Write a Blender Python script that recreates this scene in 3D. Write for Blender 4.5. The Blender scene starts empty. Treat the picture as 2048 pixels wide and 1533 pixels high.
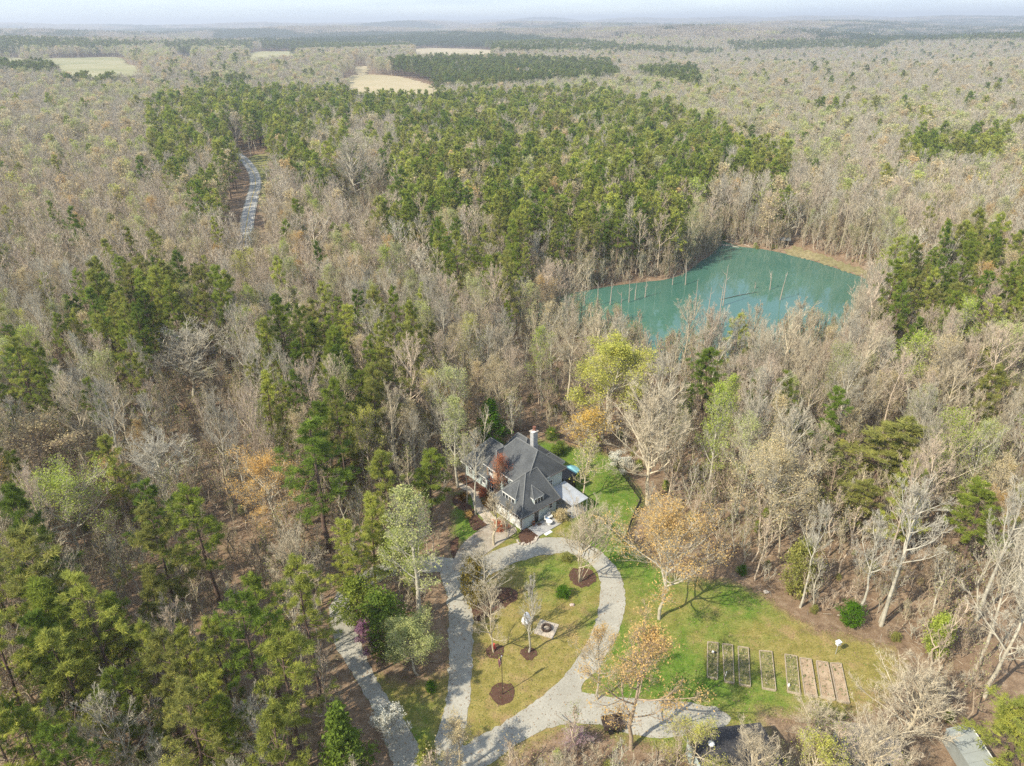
import bpy, math, random
import numpy as np
from mathutils import Vector

random.seed(7)
RNG = np.random.default_rng(11)
SC = bpy.context.scene
COL = SC.collection

# ------------------------------------------------------------------ camera
CAM_H = 68.0
PITCH = math.radians(27.0)
ROLL = math.radians(0.6)
FPX = 1420.0
fwd = np.array([0, math.cos(PITCH), -math.sin(PITCH)])
r0 = np.array([1.0, 0, 0])
u0 = np.cross(r0, fwd)
RGT = math.cos(ROLL) * r0 - math.sin(ROLL) * u0
UPV = math.sin(ROLL) * r0 + math.cos(ROLL) * u0
cam_data = bpy.data.cameras.new('camera')
cam = bpy.data.objects.new('camera', cam_data)
COL.objects.link(cam)
from mathutils import Matrix
m = Matrix.Identity(4)
for i in range(3):
    m[i][0] = RGT[i]; m[i][1] = UPV[i]; m[i][2] = -fwd[i]
m[2][3] = CAM_H
cam.matrix_world = m
cam_data.sensor_width = 36.0
cam_data.lens = 36.0 * FPX / 2048.0
cam_data.clip_start = 0.5
cam_data.clip_end = 40000.0
SC.camera = cam

# ------------------------------------------------------------------ sky, sun, exposure
SUN_EL = math.radians(43.0)
SUN_AZ = math.atan2(-0.81, -0.585)            # compass style: x = sin, y = cos
world = bpy.data.worlds.new('World')
SC.world = world
world.use_nodes = True
wn = world.node_tree.nodes; wl = world.node_tree.links
wn.clear()
w_out = wn.new('ShaderNodeOutputWorld')
w_bg = wn.new('ShaderNodeBackground')
w_sky = wn.new('ShaderNodeTexSky')
w_sky.sky_type = 'NISHITA'
w_sky.sun_disc = False
w_sky.sun_elevation = SUN_EL
w_sky.sun_rotation = SUN_AZ
w_sky.altitude = 100.0
w_sky.air_density = 1.0
w_sky.dust_density = 0.4
w_sky.ozone_density = 1.0
w_bg.inputs['Strength'].default_value = 0.15
w_hs = wn.new('ShaderNodeHueSaturation')          # thin high cloud: a paler, whiter sky dome
w_hs.inputs['Saturation'].default_value = 1.0; w_hs.inputs['Value'].default_value = 0.78
wl.new(w_sky.outputs['Color'], w_hs.inputs['Color'])
w_tc = wn.new('ShaderNodeTexCoord'); w_mp = wn.new('ShaderNodeMapping'); w_mp.inputs['Scale'].default_value = (2.2, 2.2, 26.0)
w_ns = wn.new('ShaderNodeTexNoise'); w_ns.inputs['Scale'].default_value = 1.6; w_ns.inputs['Detail'].default_value = 6
w_rp = wn.new('ShaderNodeValToRGB'); w_rp.color_ramp.elements[0].position = .40; w_rp.color_ramp.elements[1].position = .72; w_rp.color_ramp.elements[0].color = (.62, .62, .62, 1)
w_rp.color_ramp.elements[1].color = (.92, .92, .92, 1)
w_mx = wn.new('ShaderNodeMix'); w_mx.data_type = 'RGBA'
wl.new(w_tc.outputs['Generated'], w_mp.inputs['Vector']); wl.new(w_mp.outputs[0], w_ns.inputs['Vector']); wl.new(w_ns.outputs['Fac'], w_rp.inputs['Fac'])
wl.new(w_rp.outputs['Color'], w_mx.inputs[0]); w_tn = wn.new('ShaderNodeMix'); w_tn.data_type = 'RGBA'; w_tn.blend_type = 'MULTIPLY'; w_tn.inputs[0].default_value = 1.0
w_tn.inputs[7].default_value = (.80, .90, 1.06, 1); wl.new(w_hs.outputs['Color'], w_tn.inputs[6])
wl.new(w_tn.outputs[2], w_mx.inputs[6]); w_mx.inputs[7].default_value = (2.0, 2.36, 2.82, 1)
wl.new(w_mx.outputs[2], w_bg.inputs['Color'])
wl.new(w_bg.outputs['Background'], w_out.inputs['Surface'])
sun_data = bpy.data.lights.new('sun', 'SUN')
sun_data.energy = 3.0
sun_data.angle = math.radians(0.5)
sun_data.color = (1.0, 0.925, 0.765)
sun = bpy.data.objects.new('sun', sun_data)
COL.objects.link(sun)
sd = Vector((math.sin(SUN_AZ) * math.cos(SUN_EL), math.cos(SUN_AZ) * math.cos(SUN_EL), math.sin(SUN_EL)))
sun.rotation_euler = (-sd).to_track_quat('-Z', 'Y').to_euler()
sun.location = sd * 300
SC.view_settings.view_transform = 'Standard'
SC.view_settings.look = 'None'
SC.view_settings.gamma = 1.0
SC.view_settings.use_curve_mapping = False
SC.view_settings.exposure = 1.3
SC.render.engine = 'CYCLES'
cy = SC.cycles
cy.max_bounces = 5; cy.diffuse_bounces = 3; cy.glossy_bounces = 2
cy.transmission_bounces = 3; cy.transparent_max_bounces = 6; cy.volume_bounces = 0
cy.use_denoising = False
cy.caustics_reflective = False; cy.caustics_refractive = False

# ------------------------------------------------------------------ helpers: pixel <-> ground
def ray(px, py):
    d = fwd * FPX + RGT * (px - 1024) - UPV * (py - 766.5)
    return d / np.linalg.norm(d)

def unz(px, py, z=0.0):
    d = ray(px, py)
    return np.array([0, 0, CAM_H]) + d * ((z - CAM_H) / d[2])

def project(P):
    q = np.asarray(P, float) - np.array([0, 0, CAM_H])
    zc = q @ fwd
    zc = np.where(np.abs(zc) < 1e-6, 1e-6, zc)
    return 1024 + FPX * (q @ RGT) / zc, 766.5 - FPX * (q @ UPV) / zc, zc

def in_poly(x, y, poly):
    x = np.asarray(x, float); y = np.asarray(y, float)
    inside = np.zeros(x.shape, bool)
    n = len(poly)
    for i in range(n):
        x1, y1 = poly[i][0], poly[i][1]; x2, y2 = poly[(i + 1) % n][0], poly[(i + 1) % n][1]
        c = ((y1 > y) != (y2 > y))
        with np.errstate(divide='ignore', invalid='ignore'):
            xi = (x2 - x1) * (y - y1) / (y2 - y1 + 1e-12) + x1
        inside ^= c & (x < xi)
    return inside

def line_dist(x, y, pts, closed=True):
    x = np.asarray(x, float); y = np.asarray(y, float)
    best = np.full(x.shape, 1e18)
    n = len(pts)
    for i in range(n if closed else n - 1):
        ax, ay = pts[i][0], pts[i][1]; bx, by = pts[(i + 1) % n][0], pts[(i + 1) % n][1]
        dx, dy = bx - ax, by - ay
        L2 = dx * dx + dy * dy + 1e-12
        t = np.clip(((x - ax) * dx + (y - ay) * dy) / L2, 0, 1)
        best = np.minimum(best, (x - ax - t * dx) ** 2 + (y - ay - t * dy) ** 2)
    return np.sqrt(best)

def sstep(x, a, b):
    t = np.clip((np.asarray(x, float) - a) / (b - a), 0, 1)
    return t * t * (3 - 2 * t)

def smooth_path(pts, step=1.0, closed=False):
    """Catmull-Rom through the points, resampled."""
    P = [np.array(p[:2], float) for p in pts]
    n = len(P); out = []
    for i in range(n if closed else n - 1):
        p1 = P[i]; p2 = P[(i + 1) % n]
        p0 = P[i - 1] if (closed or i > 0) else 2 * p1 - p2
        p3 = P[(i + 2) % n] if (closed or i + 2 < n) else 2 * p2 - p1
        k = max(2, int(np.linalg.norm(p2 - p1) / step))
        for j in range(k):
            t = j / k
            out.append(0.5 * ((2 * p1) + (-p0 + p2) * t + (2 * p0 - 5 * p1 + 4 * p2 - p3) * t * t + (-p0 + 3 * p1 - 3 * p2 + p3) * t ** 3))
    if not closed:
        out.append(P[-1])
    return np.array(out)

# ------------------------------------------------------------------ terrain
POND_PX = [(1010, 640), (1060, 612), (1130, 590), (1200, 576), (1270, 566), (1330, 560), (1372, 546), (1395, 526), (1428, 506), (1434, 482),
           (1446, 480), (1470, 492), (1520, 498), (1570, 507), (1630, 523), (1690, 543), (1735, 558), (1750, 580), (1730, 620), (1700, 660),
           (1610, 700), (1500, 728), (1400, 738), (1310, 738), (1265, 705), (1225, 684), (1180, 668), (1100, 662)]
POND_Z = -3.0
POND = smooth_path([unz(x, y, POND_Z)[:2] for x, y in POND_PX], 2.0, True)
POND_T = POND[::3]

def terrain(x, y):
    x = np.asarray(x, float); y = np.asarray(y, float)
    r = np.hypot(x, y)
    roll = 5.0 * np.sin(x / 310 + 1.3) * np.cos(y / 270 + .5) + 3.0 * np.sin((x + .6 * y) / 190 + 2.) + 1.6 * np.sin(x / 83 + .4) * np.sin(y / 97)
    w = sstep(np.hypot(x - 8, y - 78), 70, 420)
    h = roll * w
    h = h + sstep(r, 650, 1600) * (22 * np.sin(x / 420 + .7) * np.sin(y / 430 + 1.1) + 9 * np.sin(x / 230 - y / 340))
    far = sstep(r, 1500, 8000)
    th = np.arctan2(x, y)
    h = h + far * (14 + 16 * np.sin(th * 7 + r / 900 + 1.0) + 9 * np.sin(th * 17 + r / 420) + 8 * np.sin(r / 1300))
    h = h + sstep(r, 7500, 12500) * (18 + 7 * np.sin(th * 23 + 2) + 5 * np.sin(th * 51))
    d = line_dist(x, y, POND_T)
    ins = in_poly(x, y, POND_T)
    d = np.where(ins, -d, d)
    k = sstep(d, 0, 34)
    basin = POND_Z + np.clip(d * 0.16, -1.2, 2.0)
    return np.where(d < 34, basin * (1 - k) + h * k, h)

def T(x, y):
    return float(terrain(np.array([x]), np.array([y]))[0])

def ung(px, py):
    """where the ray of a photo pixel meets the terrain"""
    d = ray(px, py)
    z = 0.0
    for _ in range(14):
        p = np.array([0, 0, CAM_H]) + d * ((z - CAM_H) / min(d[2], -1e-4))
        z = 0.5 * z + 0.5 * T(p[0], p[1])
    return np.array([p[0], p[1], T(p[0], p[1])])

# ------------------------------------------------------------------ materials
def mat_new(name):
    mt = bpy.data.materials.new(name); mt.use_nodes = True
    nt = mt.node_tree
    for n in list(nt.nodes):
        nt.nodes.remove(n)
    out = nt.nodes.new('ShaderNodeOutputMaterial')
    return mt, nt, out

def nd(nt, typ, **kw):
    n = nt.nodes.new(typ)
    for k, v in kw.items():
        if k in n.inputs: n.inputs[k].default_value = v
        else: setattr(n, k, v)
    return n

def noise(nt, scale, detail=4.0, rough=0.6, coord='Object', vec=None, dist=0.0):
    n = nd(nt, 'ShaderNodeTexNoise'); n.inputs['Scale'].default_value = scale
    n.inputs['Detail'].default_value = detail; n.inputs['Roughness'].default_value = rough
    n.inputs['Distortion'].default_value = dist
    if vec is None:
        tc = nd(nt, 'ShaderNodeTexCoord'); vec = tc.outputs[coord]
    nt.links.new(vec, n.inputs['Vector'])
    return n

def ramp(nt, fac, stops):
    r = nd(nt, 'ShaderNodeValToRGB')
    el = r.color_ramp.elements
    el[0].position = stops[0][0]; el[0].color = (*stops[0][1], 1)
    el[1].position = stops[-1][0]; el[1].color = (*stops[-1][1], 1)
    for p, c in stops[1:-1]:
        e = el.new(p); e.color = (*c, 1)
    nt.links.new(fac, r.inputs['Fac'])
    return r

def mix(nt, fac, a, b, mode='MIX'):
    n = nd(nt, 'ShaderNodeMix'); n.data_type = 'RGBA'; n.blend_type = mode
    for sock, v in ((n.inputs[0], fac), (n.inputs[6], a), (n.inputs[7], b)):
        if hasattr(v, 'is_linked') or hasattr(v, 'links'): nt.links.new(v, sock)
        elif isinstance(v, (int, float)): sock.default_value = v
        else: sock.default_value = (*v[:3], 1)
    return n.outputs[2]

def bsdf(nt, out, color, rough=0.8, spec=0.3, bump=None, bstr=0.3, bdist=0.05, metal=0.0):
    b = nd(nt, 'ShaderNodeBsdfPrincipled')
    if hasattr(color, 'links'): nt.links.new(color, b.inputs['Base Color'])
    else: b.inputs['Base Color'].default_value = (*color[:3], 1)
    b.inputs['Roughness'].default_value = rough
    b.inputs['Specular IOR Level'].default_value = spec
    b.inputs['Metallic'].default_value = metal
    if bump is not None:
        bp = nd(nt, 'ShaderNodeBump'); bp.inputs['Strength'].default_value = bstr; bp.inputs['Distance'].default_value = bdist
        nt.links.new(bump, bp.inputs['Height']); nt.links.new(bp.outputs[0], b.inputs['Normal'])
    nt.links.new(b.outputs[0], out.inputs['Surface'])
    return b

def simple(name, c, var=0.15, scale=3.0, rough=0.75, spec=0.3, bstr=0.15, metal=0.0, coord='Object'):
    mt, nt, out = mat_new(name)
    n = noise(nt, scale, 5, .65, coord)
    lo = tuple(x * (1 - var) for x in c); hi = tuple(min(1, x * (1 + var)) for x in c)
    r = ramp(nt, n.outputs['Fac'], [(0.3, lo), (0.7, hi)])
    bsdf(nt, out, r.outputs[0], rough, spec, n.outputs['Fac'], bstr, .02, metal)
    return mt

def litter_color(nt, vec):
    a = noise(nt, .06, 5, .6, vec=vec)
    b = noise(nt, .9, 6, .7, vec=vec)
    c = noise(nt, 7., 4, .8, vec=vec)
    col = ramp(nt, a.outputs['Fac'], [(.3, (.150, .112, .078)), (.5, (.215, .155, .108)), (.72, (.29, .228, .165))]).outputs[0]
    col2 = ramp(nt, b.outputs['Fac'], [(.32, (.085, .055, .036)), (.52, (.24, .170, .116)), (.7, (.40, .325, .245))]).outputs[0]
    col = mix(nt, .55, col, col2)
    g = noise(nt, .25, 4, .6, vec=vec)
    gm = ramp(nt, g.outputs['Fac'], [(.60, (0, 0, 0)), (.72, (.35, .35, .35))]).outputs[0]
    col = mix(nt, gm, col, (.10, .105, .035))
    d = ramp(nt, c.outputs['Fac'], [(.3, (.55, .5, .45)), (.7, (1.45, 1.4, 1.3))]).outputs[0]
    return mix(nt, 1.0, col, d, 'MULTIPLY'), c

def m_ground():
    mt, nt, out = mat_new('leaf_litter')
    tc = nd(nt, 'ShaderNodeTexCoord')
    col, c = litter_color(nt, tc.outputs['Object'])
    bsdf(nt, out, col, .95, .1, c.outputs['Fac'], .5, .1)
    return mt

def m_lawn():
    mt, nt, out = mat_new('lawn_grass')
    tc = nd(nt, 'ShaderNodeTexCoord'); vec = tc.outputs['Object']
    lit, c = litter_color(nt, vec)
    a = noise(nt, .11, 5, .62, vec=vec); b = noise(nt, .8, 5, .7, vec=vec); f = noise(nt, 6, 4, .8, vec=vec)
    dry = ramp(nt, b.outputs['Fac'], [(.3, (.155, .14, .035)), (.5, (.235, .20, .06)), (.7, (.32, .26, .10))]).outputs[0]
    green = ramp(nt, b.outputs['Fac'], [(.3, (.055, .125, .014)), (.5, (.11, .178, .026)), (.72, (.195, .225, .055))]).outputs[0]
    at = nd(nt, 'ShaderNodeAttribute', attribute_name='green')
    ad = nd(nt, 'ShaderNodeMath', operation='ADD'); nt.links.new(a.outputs['Fac'], ad.inputs[0]); nt.links.new(at.outputs['Fac'], ad.inputs[1])
    m2 = noise(nt, .45, 6, .72, vec=vec, dist=.6); mm = nd(nt, 'ShaderNodeMath', operation='MULTIPLY_ADD'); nt.links.new(m2.outputs['Fac'], mm.inputs[0]); mm.inputs[1].default_value = .9; nt.links.new(ad.outputs[0], mm.inputs[2])
    gm = ramp(nt, mm.outputs[0], [(.88, (0, 0, 0)), (1.0, (.4, .4, .4))]).outputs[0]
    mh = nd(nt, 'ShaderNodeMapRange'); mh.inputs[1].default_value = .86; mh.inputs[2].default_value = 1.34; nt.links.new(mm.outputs[0], mh.inputs[0]); gm = mh.outputs[0]
    bare = noise(nt, .3, 5, .7, vec=vec); bm = ramp(nt, bare.outputs['Fac'], [(.50, (0, 0, 0)), (.68, (.8, .8, .8))]).outputs[0]
    dry = mix(nt, bm, dry, (.30, .20, .11))
    col = mix(nt, gm, dry, green)
    ed = nd(nt, 'ShaderNodeAttribute', attribute_name='edge')
    ae = nd(nt, 'ShaderNodeMath', operation='MULTIPLY_ADD'); nt.links.new(b.outputs['Fac'], ae.inputs[0]); ae.inputs[1].default_value = 1.1
    nt.links.new(ed.outputs['Fac'], ae.inputs[2])
    em = ramp(nt, ae.outputs[0], [(.62, (0, 0, 0)), (1.05, (1, 1, 1))]).outputs[0]
    col = mix(nt, em, lit, col)
    d = ramp(nt, f.outputs['Fac'], [(.3, (.5, .5, .48)), (.7, (1.5, 1.47, 1.42))]).outputs[0]
    col = mix(nt, 1.0, col, d, 'MULTIPLY')
    bsdf(nt, out, col, .95, .1, f.outputs['Fac'], .6, .08)
    return mt

def m_gravel():
    mt, nt, out = mat_new('pale_gravel')
    a = noise(nt, .25, 5, .6); b = noise(nt, 5.0, 5, .85); 
    v = nd(nt, 'ShaderNodeTexVoronoi'); v.inputs['Scale'].default_value = 14
    tc = nd(nt, 'ShaderNodeTexCoord'); nt.links.new(tc.outputs['Object'], v.inputs['Vector'])
    c1 = ramp(nt, a.outputs['Fac'], [(.3, (.30, .284, .24)), (.7, (.41, .392, .34))]).outputs[0]
    c2 = ramp(nt, b.outputs['Fac'], [(.30, (.62, .56, .47)), (.40, (.93, .92, .90)), (.7, (1.12, 1.12, 1.10))]).outputs[0]
    col = mix(nt, 1.0, c1, c2, 'MULTIPLY')
    bw = nd(nt, 'ShaderNodeRGBToBW'); nt.links.new(v.outputs['Color'], bw.inputs[0])
    c3 = ramp(nt, bw.outputs[0], [(.1, (.88, .87, .86)), (.9, (1.1, 1.1, 1.1))]).outputs[0]
    col = mix(nt, 1.0, col, c3, 'MULTIPLY')
    bsdf(nt, out, col, .95, .15, b.outputs['Fac'], .5, .05)
    return mt

def m_concrete():
    mt, nt, out = mat_new('stained_concrete')
    a = noise(nt, .35, 6, .65); b = noise(nt, 2.2, 5, .7)
    col = ramp(nt, a.outputs['Fac'], [(.3, (.26, .215, .165)), (.5, (.35, .305, .245)), (.7, (.41, .37, .31))]).outputs[0]
    d = ramp(nt, b.outputs['Fac'], [(.3, (.75, .72, .68)), (.65, (1.1, 1.1, 1.1))]).outputs[0]
    bsdf(nt, out, mix(nt, 1.0, col, d, 'MULTIPLY'), .85, .2, b.outputs['Fac'], .1, .02)
    return mt

def m_water():
    mt, nt, out = mat_new('pond_water')
    a = noise(nt, .03, 3, .5); b = noise(nt, .9, 4, .6)
    col = ramp(nt, a.outputs['Fac'], [(.3, (.045, .122, .088)), (.7, (.068, .158, .118))]).outputs[0]
    p = bsdf(nt, out, col, .04, .75, b.outputs['Fac'], .035, .04)
    p.inputs['IOR'].default_value = 1.33
    return mt

def m_wood():
    """bark and twigs; the tint property of the object or instance sets the species' bark"""
    mt, nt, out = mat_new('bark_and_twigs')
    at = nd(nt, 'ShaderNodeAttribute', attribute_name='bark'); at.attribute_type = 'INSTANCER'
    n = noise(nt, 1.7, 4, .7)
    d = ramp(nt, n.outputs['Fac'], [(.3, (.62, .60, .58)), (.7, (1.25, 1.24, 1.22))]).outputs[0]
    col = mix(nt, 1.0, at.outputs['Color'], d, 'MULTIPLY')
    b = nd(nt, 'ShaderNodeBsdfDiffuse'); nt.links.new(col, b.inputs['Color'])
    nt.links.new(b.outputs[0], out.inputs['Surface'])
    return mt

def m_leaf():
    mt, nt, out = mat_new('leaves_and_needles')
    at = nd(nt, 'ShaderNodeAttribute', attribute_name='tint'); at.attribute_type = 'INSTANCER'
    va = nd(nt, 'ShaderNodeAttribute', attribute_name='vary')
    d = ramp(nt, va.outputs['Fac'], [(0, (.58, .62, .6)), (.5, (1, 1, 1)), (1, (1.5, 1.38, 1.2))]).outputs[0]
    col = mix(nt, 1.0, at.outputs['Color'], d, 'MULTIPLY')
    b = nd(nt, 'ShaderNodeBsdfDiffuse'); nt.links.new(col, b.inputs['Color'])
    t = nd(nt, 'ShaderNodeBsdfTranslucent'); nt.links.new(col, t.inputs['Color'])
    mx = nd(nt, 'ShaderNodeMixShader'); mx.inputs[0].default_value = .45
    nt.links.new(b.outputs[0], mx.inputs[1]); nt.links.new(t.outputs[0], mx.inputs[2])
    nt.links.new(mx.outputs[0], out.inputs['Surface'])
    return mt

def m_shingle():
    mt, nt, out = mat_new('charcoal_shingles')
    tc = nd(nt, 'ShaderNodeTexCoord')
    a = noise(nt, .6, 5, .6); b = noise(nt, 9, 4, .8)
    d = ramp(nt, a.outputs['Fac'], [(.3, (.8, .8, .8)), (.7, (1.3, 1.28, 1.24))]).outputs[0]
    e = ramp(nt, b.outputs['Fac'], [(.3, (.75, .75, .75)), (.7, (1.3, 1.3, 1.3))]).outputs[0]
    mp = nd(nt, 'ShaderNodeMapping'); mp.inputs['Scale'].default_value = (3, 3, 14); nt.links.new(tc.outputs['Object'], mp.inputs['Vector'])
    st = noise(nt, 1.0, 3, .6, vec=mp.outputs[0]); base = ramp(nt, st.outputs['Fac'], [(.3, (.062, .066, .070)), (.7, (.094, .099, .103))]).outputs[0]
    col = mix(nt, 1.0, mix(nt, 1.0, base, d, 'MULTIPLY'), e, 'MULTIPLY')
    bsdf(nt, out, col, .85, .25, b.outputs['Fac'], .4, .03)
    return mt

def m_siding(name, c):
    mt, nt, out = mat_new(name)
    w = nd(nt, 'ShaderNodeTexWave'); w.wave_type = 'BANDS'; w.bands_direction = 'Z'; w.inputs['Scale'].default_value = 2.6; w.inputs['Distortion'].default_value = .0
    tc = nd(nt, 'ShaderNodeTexCoord'); nt.links.new(tc.outputs['Object'], w.inputs['Vector'])
    n = noise(nt, .9, 5, .6)
    col = ramp(nt, n.outputs['Fac'], [(.3, tuple(v * .9 for v in c)), (.7, c)]).outputs[0]
    bsdf(nt, out, col, .65, .3, w.outputs['Fac'], .08, .02)
    return mt

def m_brick(name, c1, c2, mortar):
    mt, nt, out = mat_new(name)
    tc = nd(nt, 'ShaderNodeTexCoord'); mp = nd(nt, 'ShaderNodeMapping'); nt.links.new(tc.outputs['Object'], mp.inputs['Vector'])
    mp.inputs['Rotation'].default_value = (math.radians(90), 0, math.radians(45))
    br = nd(nt, 'ShaderNodeTexBrick'); nt.links.new(mp.outputs[0], br.inputs['Vector'])
    br.inputs['Scale'].default_value = 1; br.inputs['Brick Width'].default_value = .24; br.inputs['Row Height'].default_value = .08; br.inputs['Mortar Size'].default_value = .008
    br.inputs['Color1'].default_value = (*c1, 1); br.inputs['Color2'].default_value = (*c2, 1); br.inputs['Mortar'].default_value = (*mortar, 1)
    n = noise(nt, 1.5, 5, .7)
    d = ramp(nt, n.outputs['Fac'], [(.3, (.75, .75, .75)), (.7, (1.2, 1.2, 1.2))]).outputs[0]
    bsdf(nt, out, mix(nt, 1.0, br.outputs['Color'], d, 'MULTIPLY'), .85, .2, br.outputs['Fac'], -.3, .02)
    return mt

def m_field():
    mt, nt, out = mat_new('dry_field')
    a = noise(nt, .012, 5, .6); b = noise(nt, .12, 5, .7)
    col = ramp(nt, a.outputs['Fac'], [(.35, (.21, .21, .10)), (.55, (.36, .31, .18)), (.7, (.44, .37, .25))]).outputs[0]
    d = ramp(nt, b.outputs['Fac'], [(.3, (.8, .8, .8)), (.7, (1.15, 1.15, 1.15))]).outputs[0]
    at = nd(nt, 'ShaderNodeAttribute', attribute_name='tint'); at.attribute_type = 'OBJECT'
    col = mix(nt, .5, mix(nt, 1.0, col, d, 'MULTIPLY'), at.outputs['Color'])
    bsdf(nt, out, col, .95, .1)
    return mt

def m_road():
    mt, nt, out = mat_new('worn_asphalt')
    a = noise(nt, .2, 5, .6); b = noise(nt, 2, 5, .7)
    col = ramp(nt, a.outputs['Fac'], [(.3, (.31, .30, .275)), (.7, (.41, .40, .37))]).outputs[0]
    bsdf(nt, out, col, .95, .05, b.outputs['Fac'], .1, .02)
    return mt

def m_patch(name, c, c2, scale=1.0):
    mt, nt, out = mat_new(name)
    a = noise(nt, scale, 5, .7); b = noise(nt, scale * 7, 4, .8)
    col = ramp(nt, a.outputs['Fac'], [(.3, c), (.7, c2)]).outputs[0]
    d = ramp(nt, b.outputs['Fac'], [(.3, (.6, .6, .6)), (.7, (1.4, 1.4, 1.4))]).outputs[0]
    bsdf(nt, out, mix(nt, 1.0, col, d, 'MULTIPLY'), .95, .1, b.outputs['Fac'], .7, .06)
    return mt

M = dict(
    ground=m_ground(), lawn=m_lawn(), gravel=m_gravel(), concrete=m_concrete(), water=m_water(), wood=m_wood(), leaf=m_leaf(),
    shingle=m_shingle(), sage=m_siding('sage_siding', (.47, .53, .51)), white=simple('white_paint', (.66, .65, .62), .06, 2),
    brick=m_brick('tan_brick', (.36, .21, .12), (.46, .30, .19), (.5, .45, .38)), whitebrick=m_brick('whitewashed_brick', (.36, .36, .355), (.42, .42, .415), (.33, .33, .325)),
    ridge=simple('ridge_shingle', (.155, .158, .155), .2, 4), glass=None, black=simple('black_metal', (.018, .018, .02), .2, 5, .45, .5),
    dark=simple('dark_brown_timber', (.075, .052, .040), .3, 3), timber=simple('weathered_timber', (.40, .325, .24), .3, 2.5), soil=m_patch('bed_soil', (.30, .21, .13), (.46, .35, .24), 1.2),
    grassbed=m_patch('weedy_bed', (.16, .165, .05), (.30, .25, .12), 1.0), mulch=m_patch('red_brown_mulch', (.070, .038, .027), (.125, .070, .048), 1.5),
    stone=simple('pale_stone', (.46, .40, .33), .3, 1.5), patio=simple('pale_paving', (.36, .35, .335), .1, 1.2), field=m_field(), road=m_road(),
    metalroof=simple('pale_metal_sheet', (.36, .38, .41), .18, .8, .45, .5), turq=simple('turquoise_canvas', (.20, .42, .46), .1, 2), terracotta=simple('terracotta', (.20, .085, .055), .2, 3),
    rust=simple('rust_orange_foliage', (.34, .12, .03), .35, 5), rubber=simple('door_mat', (.10, .07, .055), .3, 5), darkroof=m_patch('dark_roof_felt', (.045, .044, .046), (.075, .072, .074), .5),
    bankgrass=m_patch('bank_grass', (.17, .155, .07), (.27, .22, .12), .12), verge=m_patch('verge_grass', (.13, .16, .04), (.30, .25, .11), .1), greyroof=simple('grey_tin_roof', (.20, .21, .21), .15, 1),
    flagred=simple('flag_red', (.45, .05, .05), .1, 2), flagblue=simple('flag_blue', (.05, .07, .20), .1, 2), pale=simple('pale_green_panel', (.26, .275, .255), .15, .7), cover=simple('white_canvas_cover', (.72, .74, .80), .1, 3),
    path=m_patch('flagstone_path', (.38, .32, .25), (.52, .45, .36), .9), snag=simple('dead_wood', (.36, .31, .25), .25, 1.5),
    pebble=simple('pinkish_stone', (.50, .38, .32), .2, 4), warm=simple('cream_render', (.66, .65, .61), .1, 1.5), blueglaze=simple('blue_cushion', (.25, .35, .5), .1, 3), ribbon=simple('red_ribbon', (.55, .09, .07), .2, 4),
)
mt, nt, out = mat_new('window_glass')
bsdf(nt, out, (.02, .025, .03), .06, .6)
M['glass'] = mt

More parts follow.
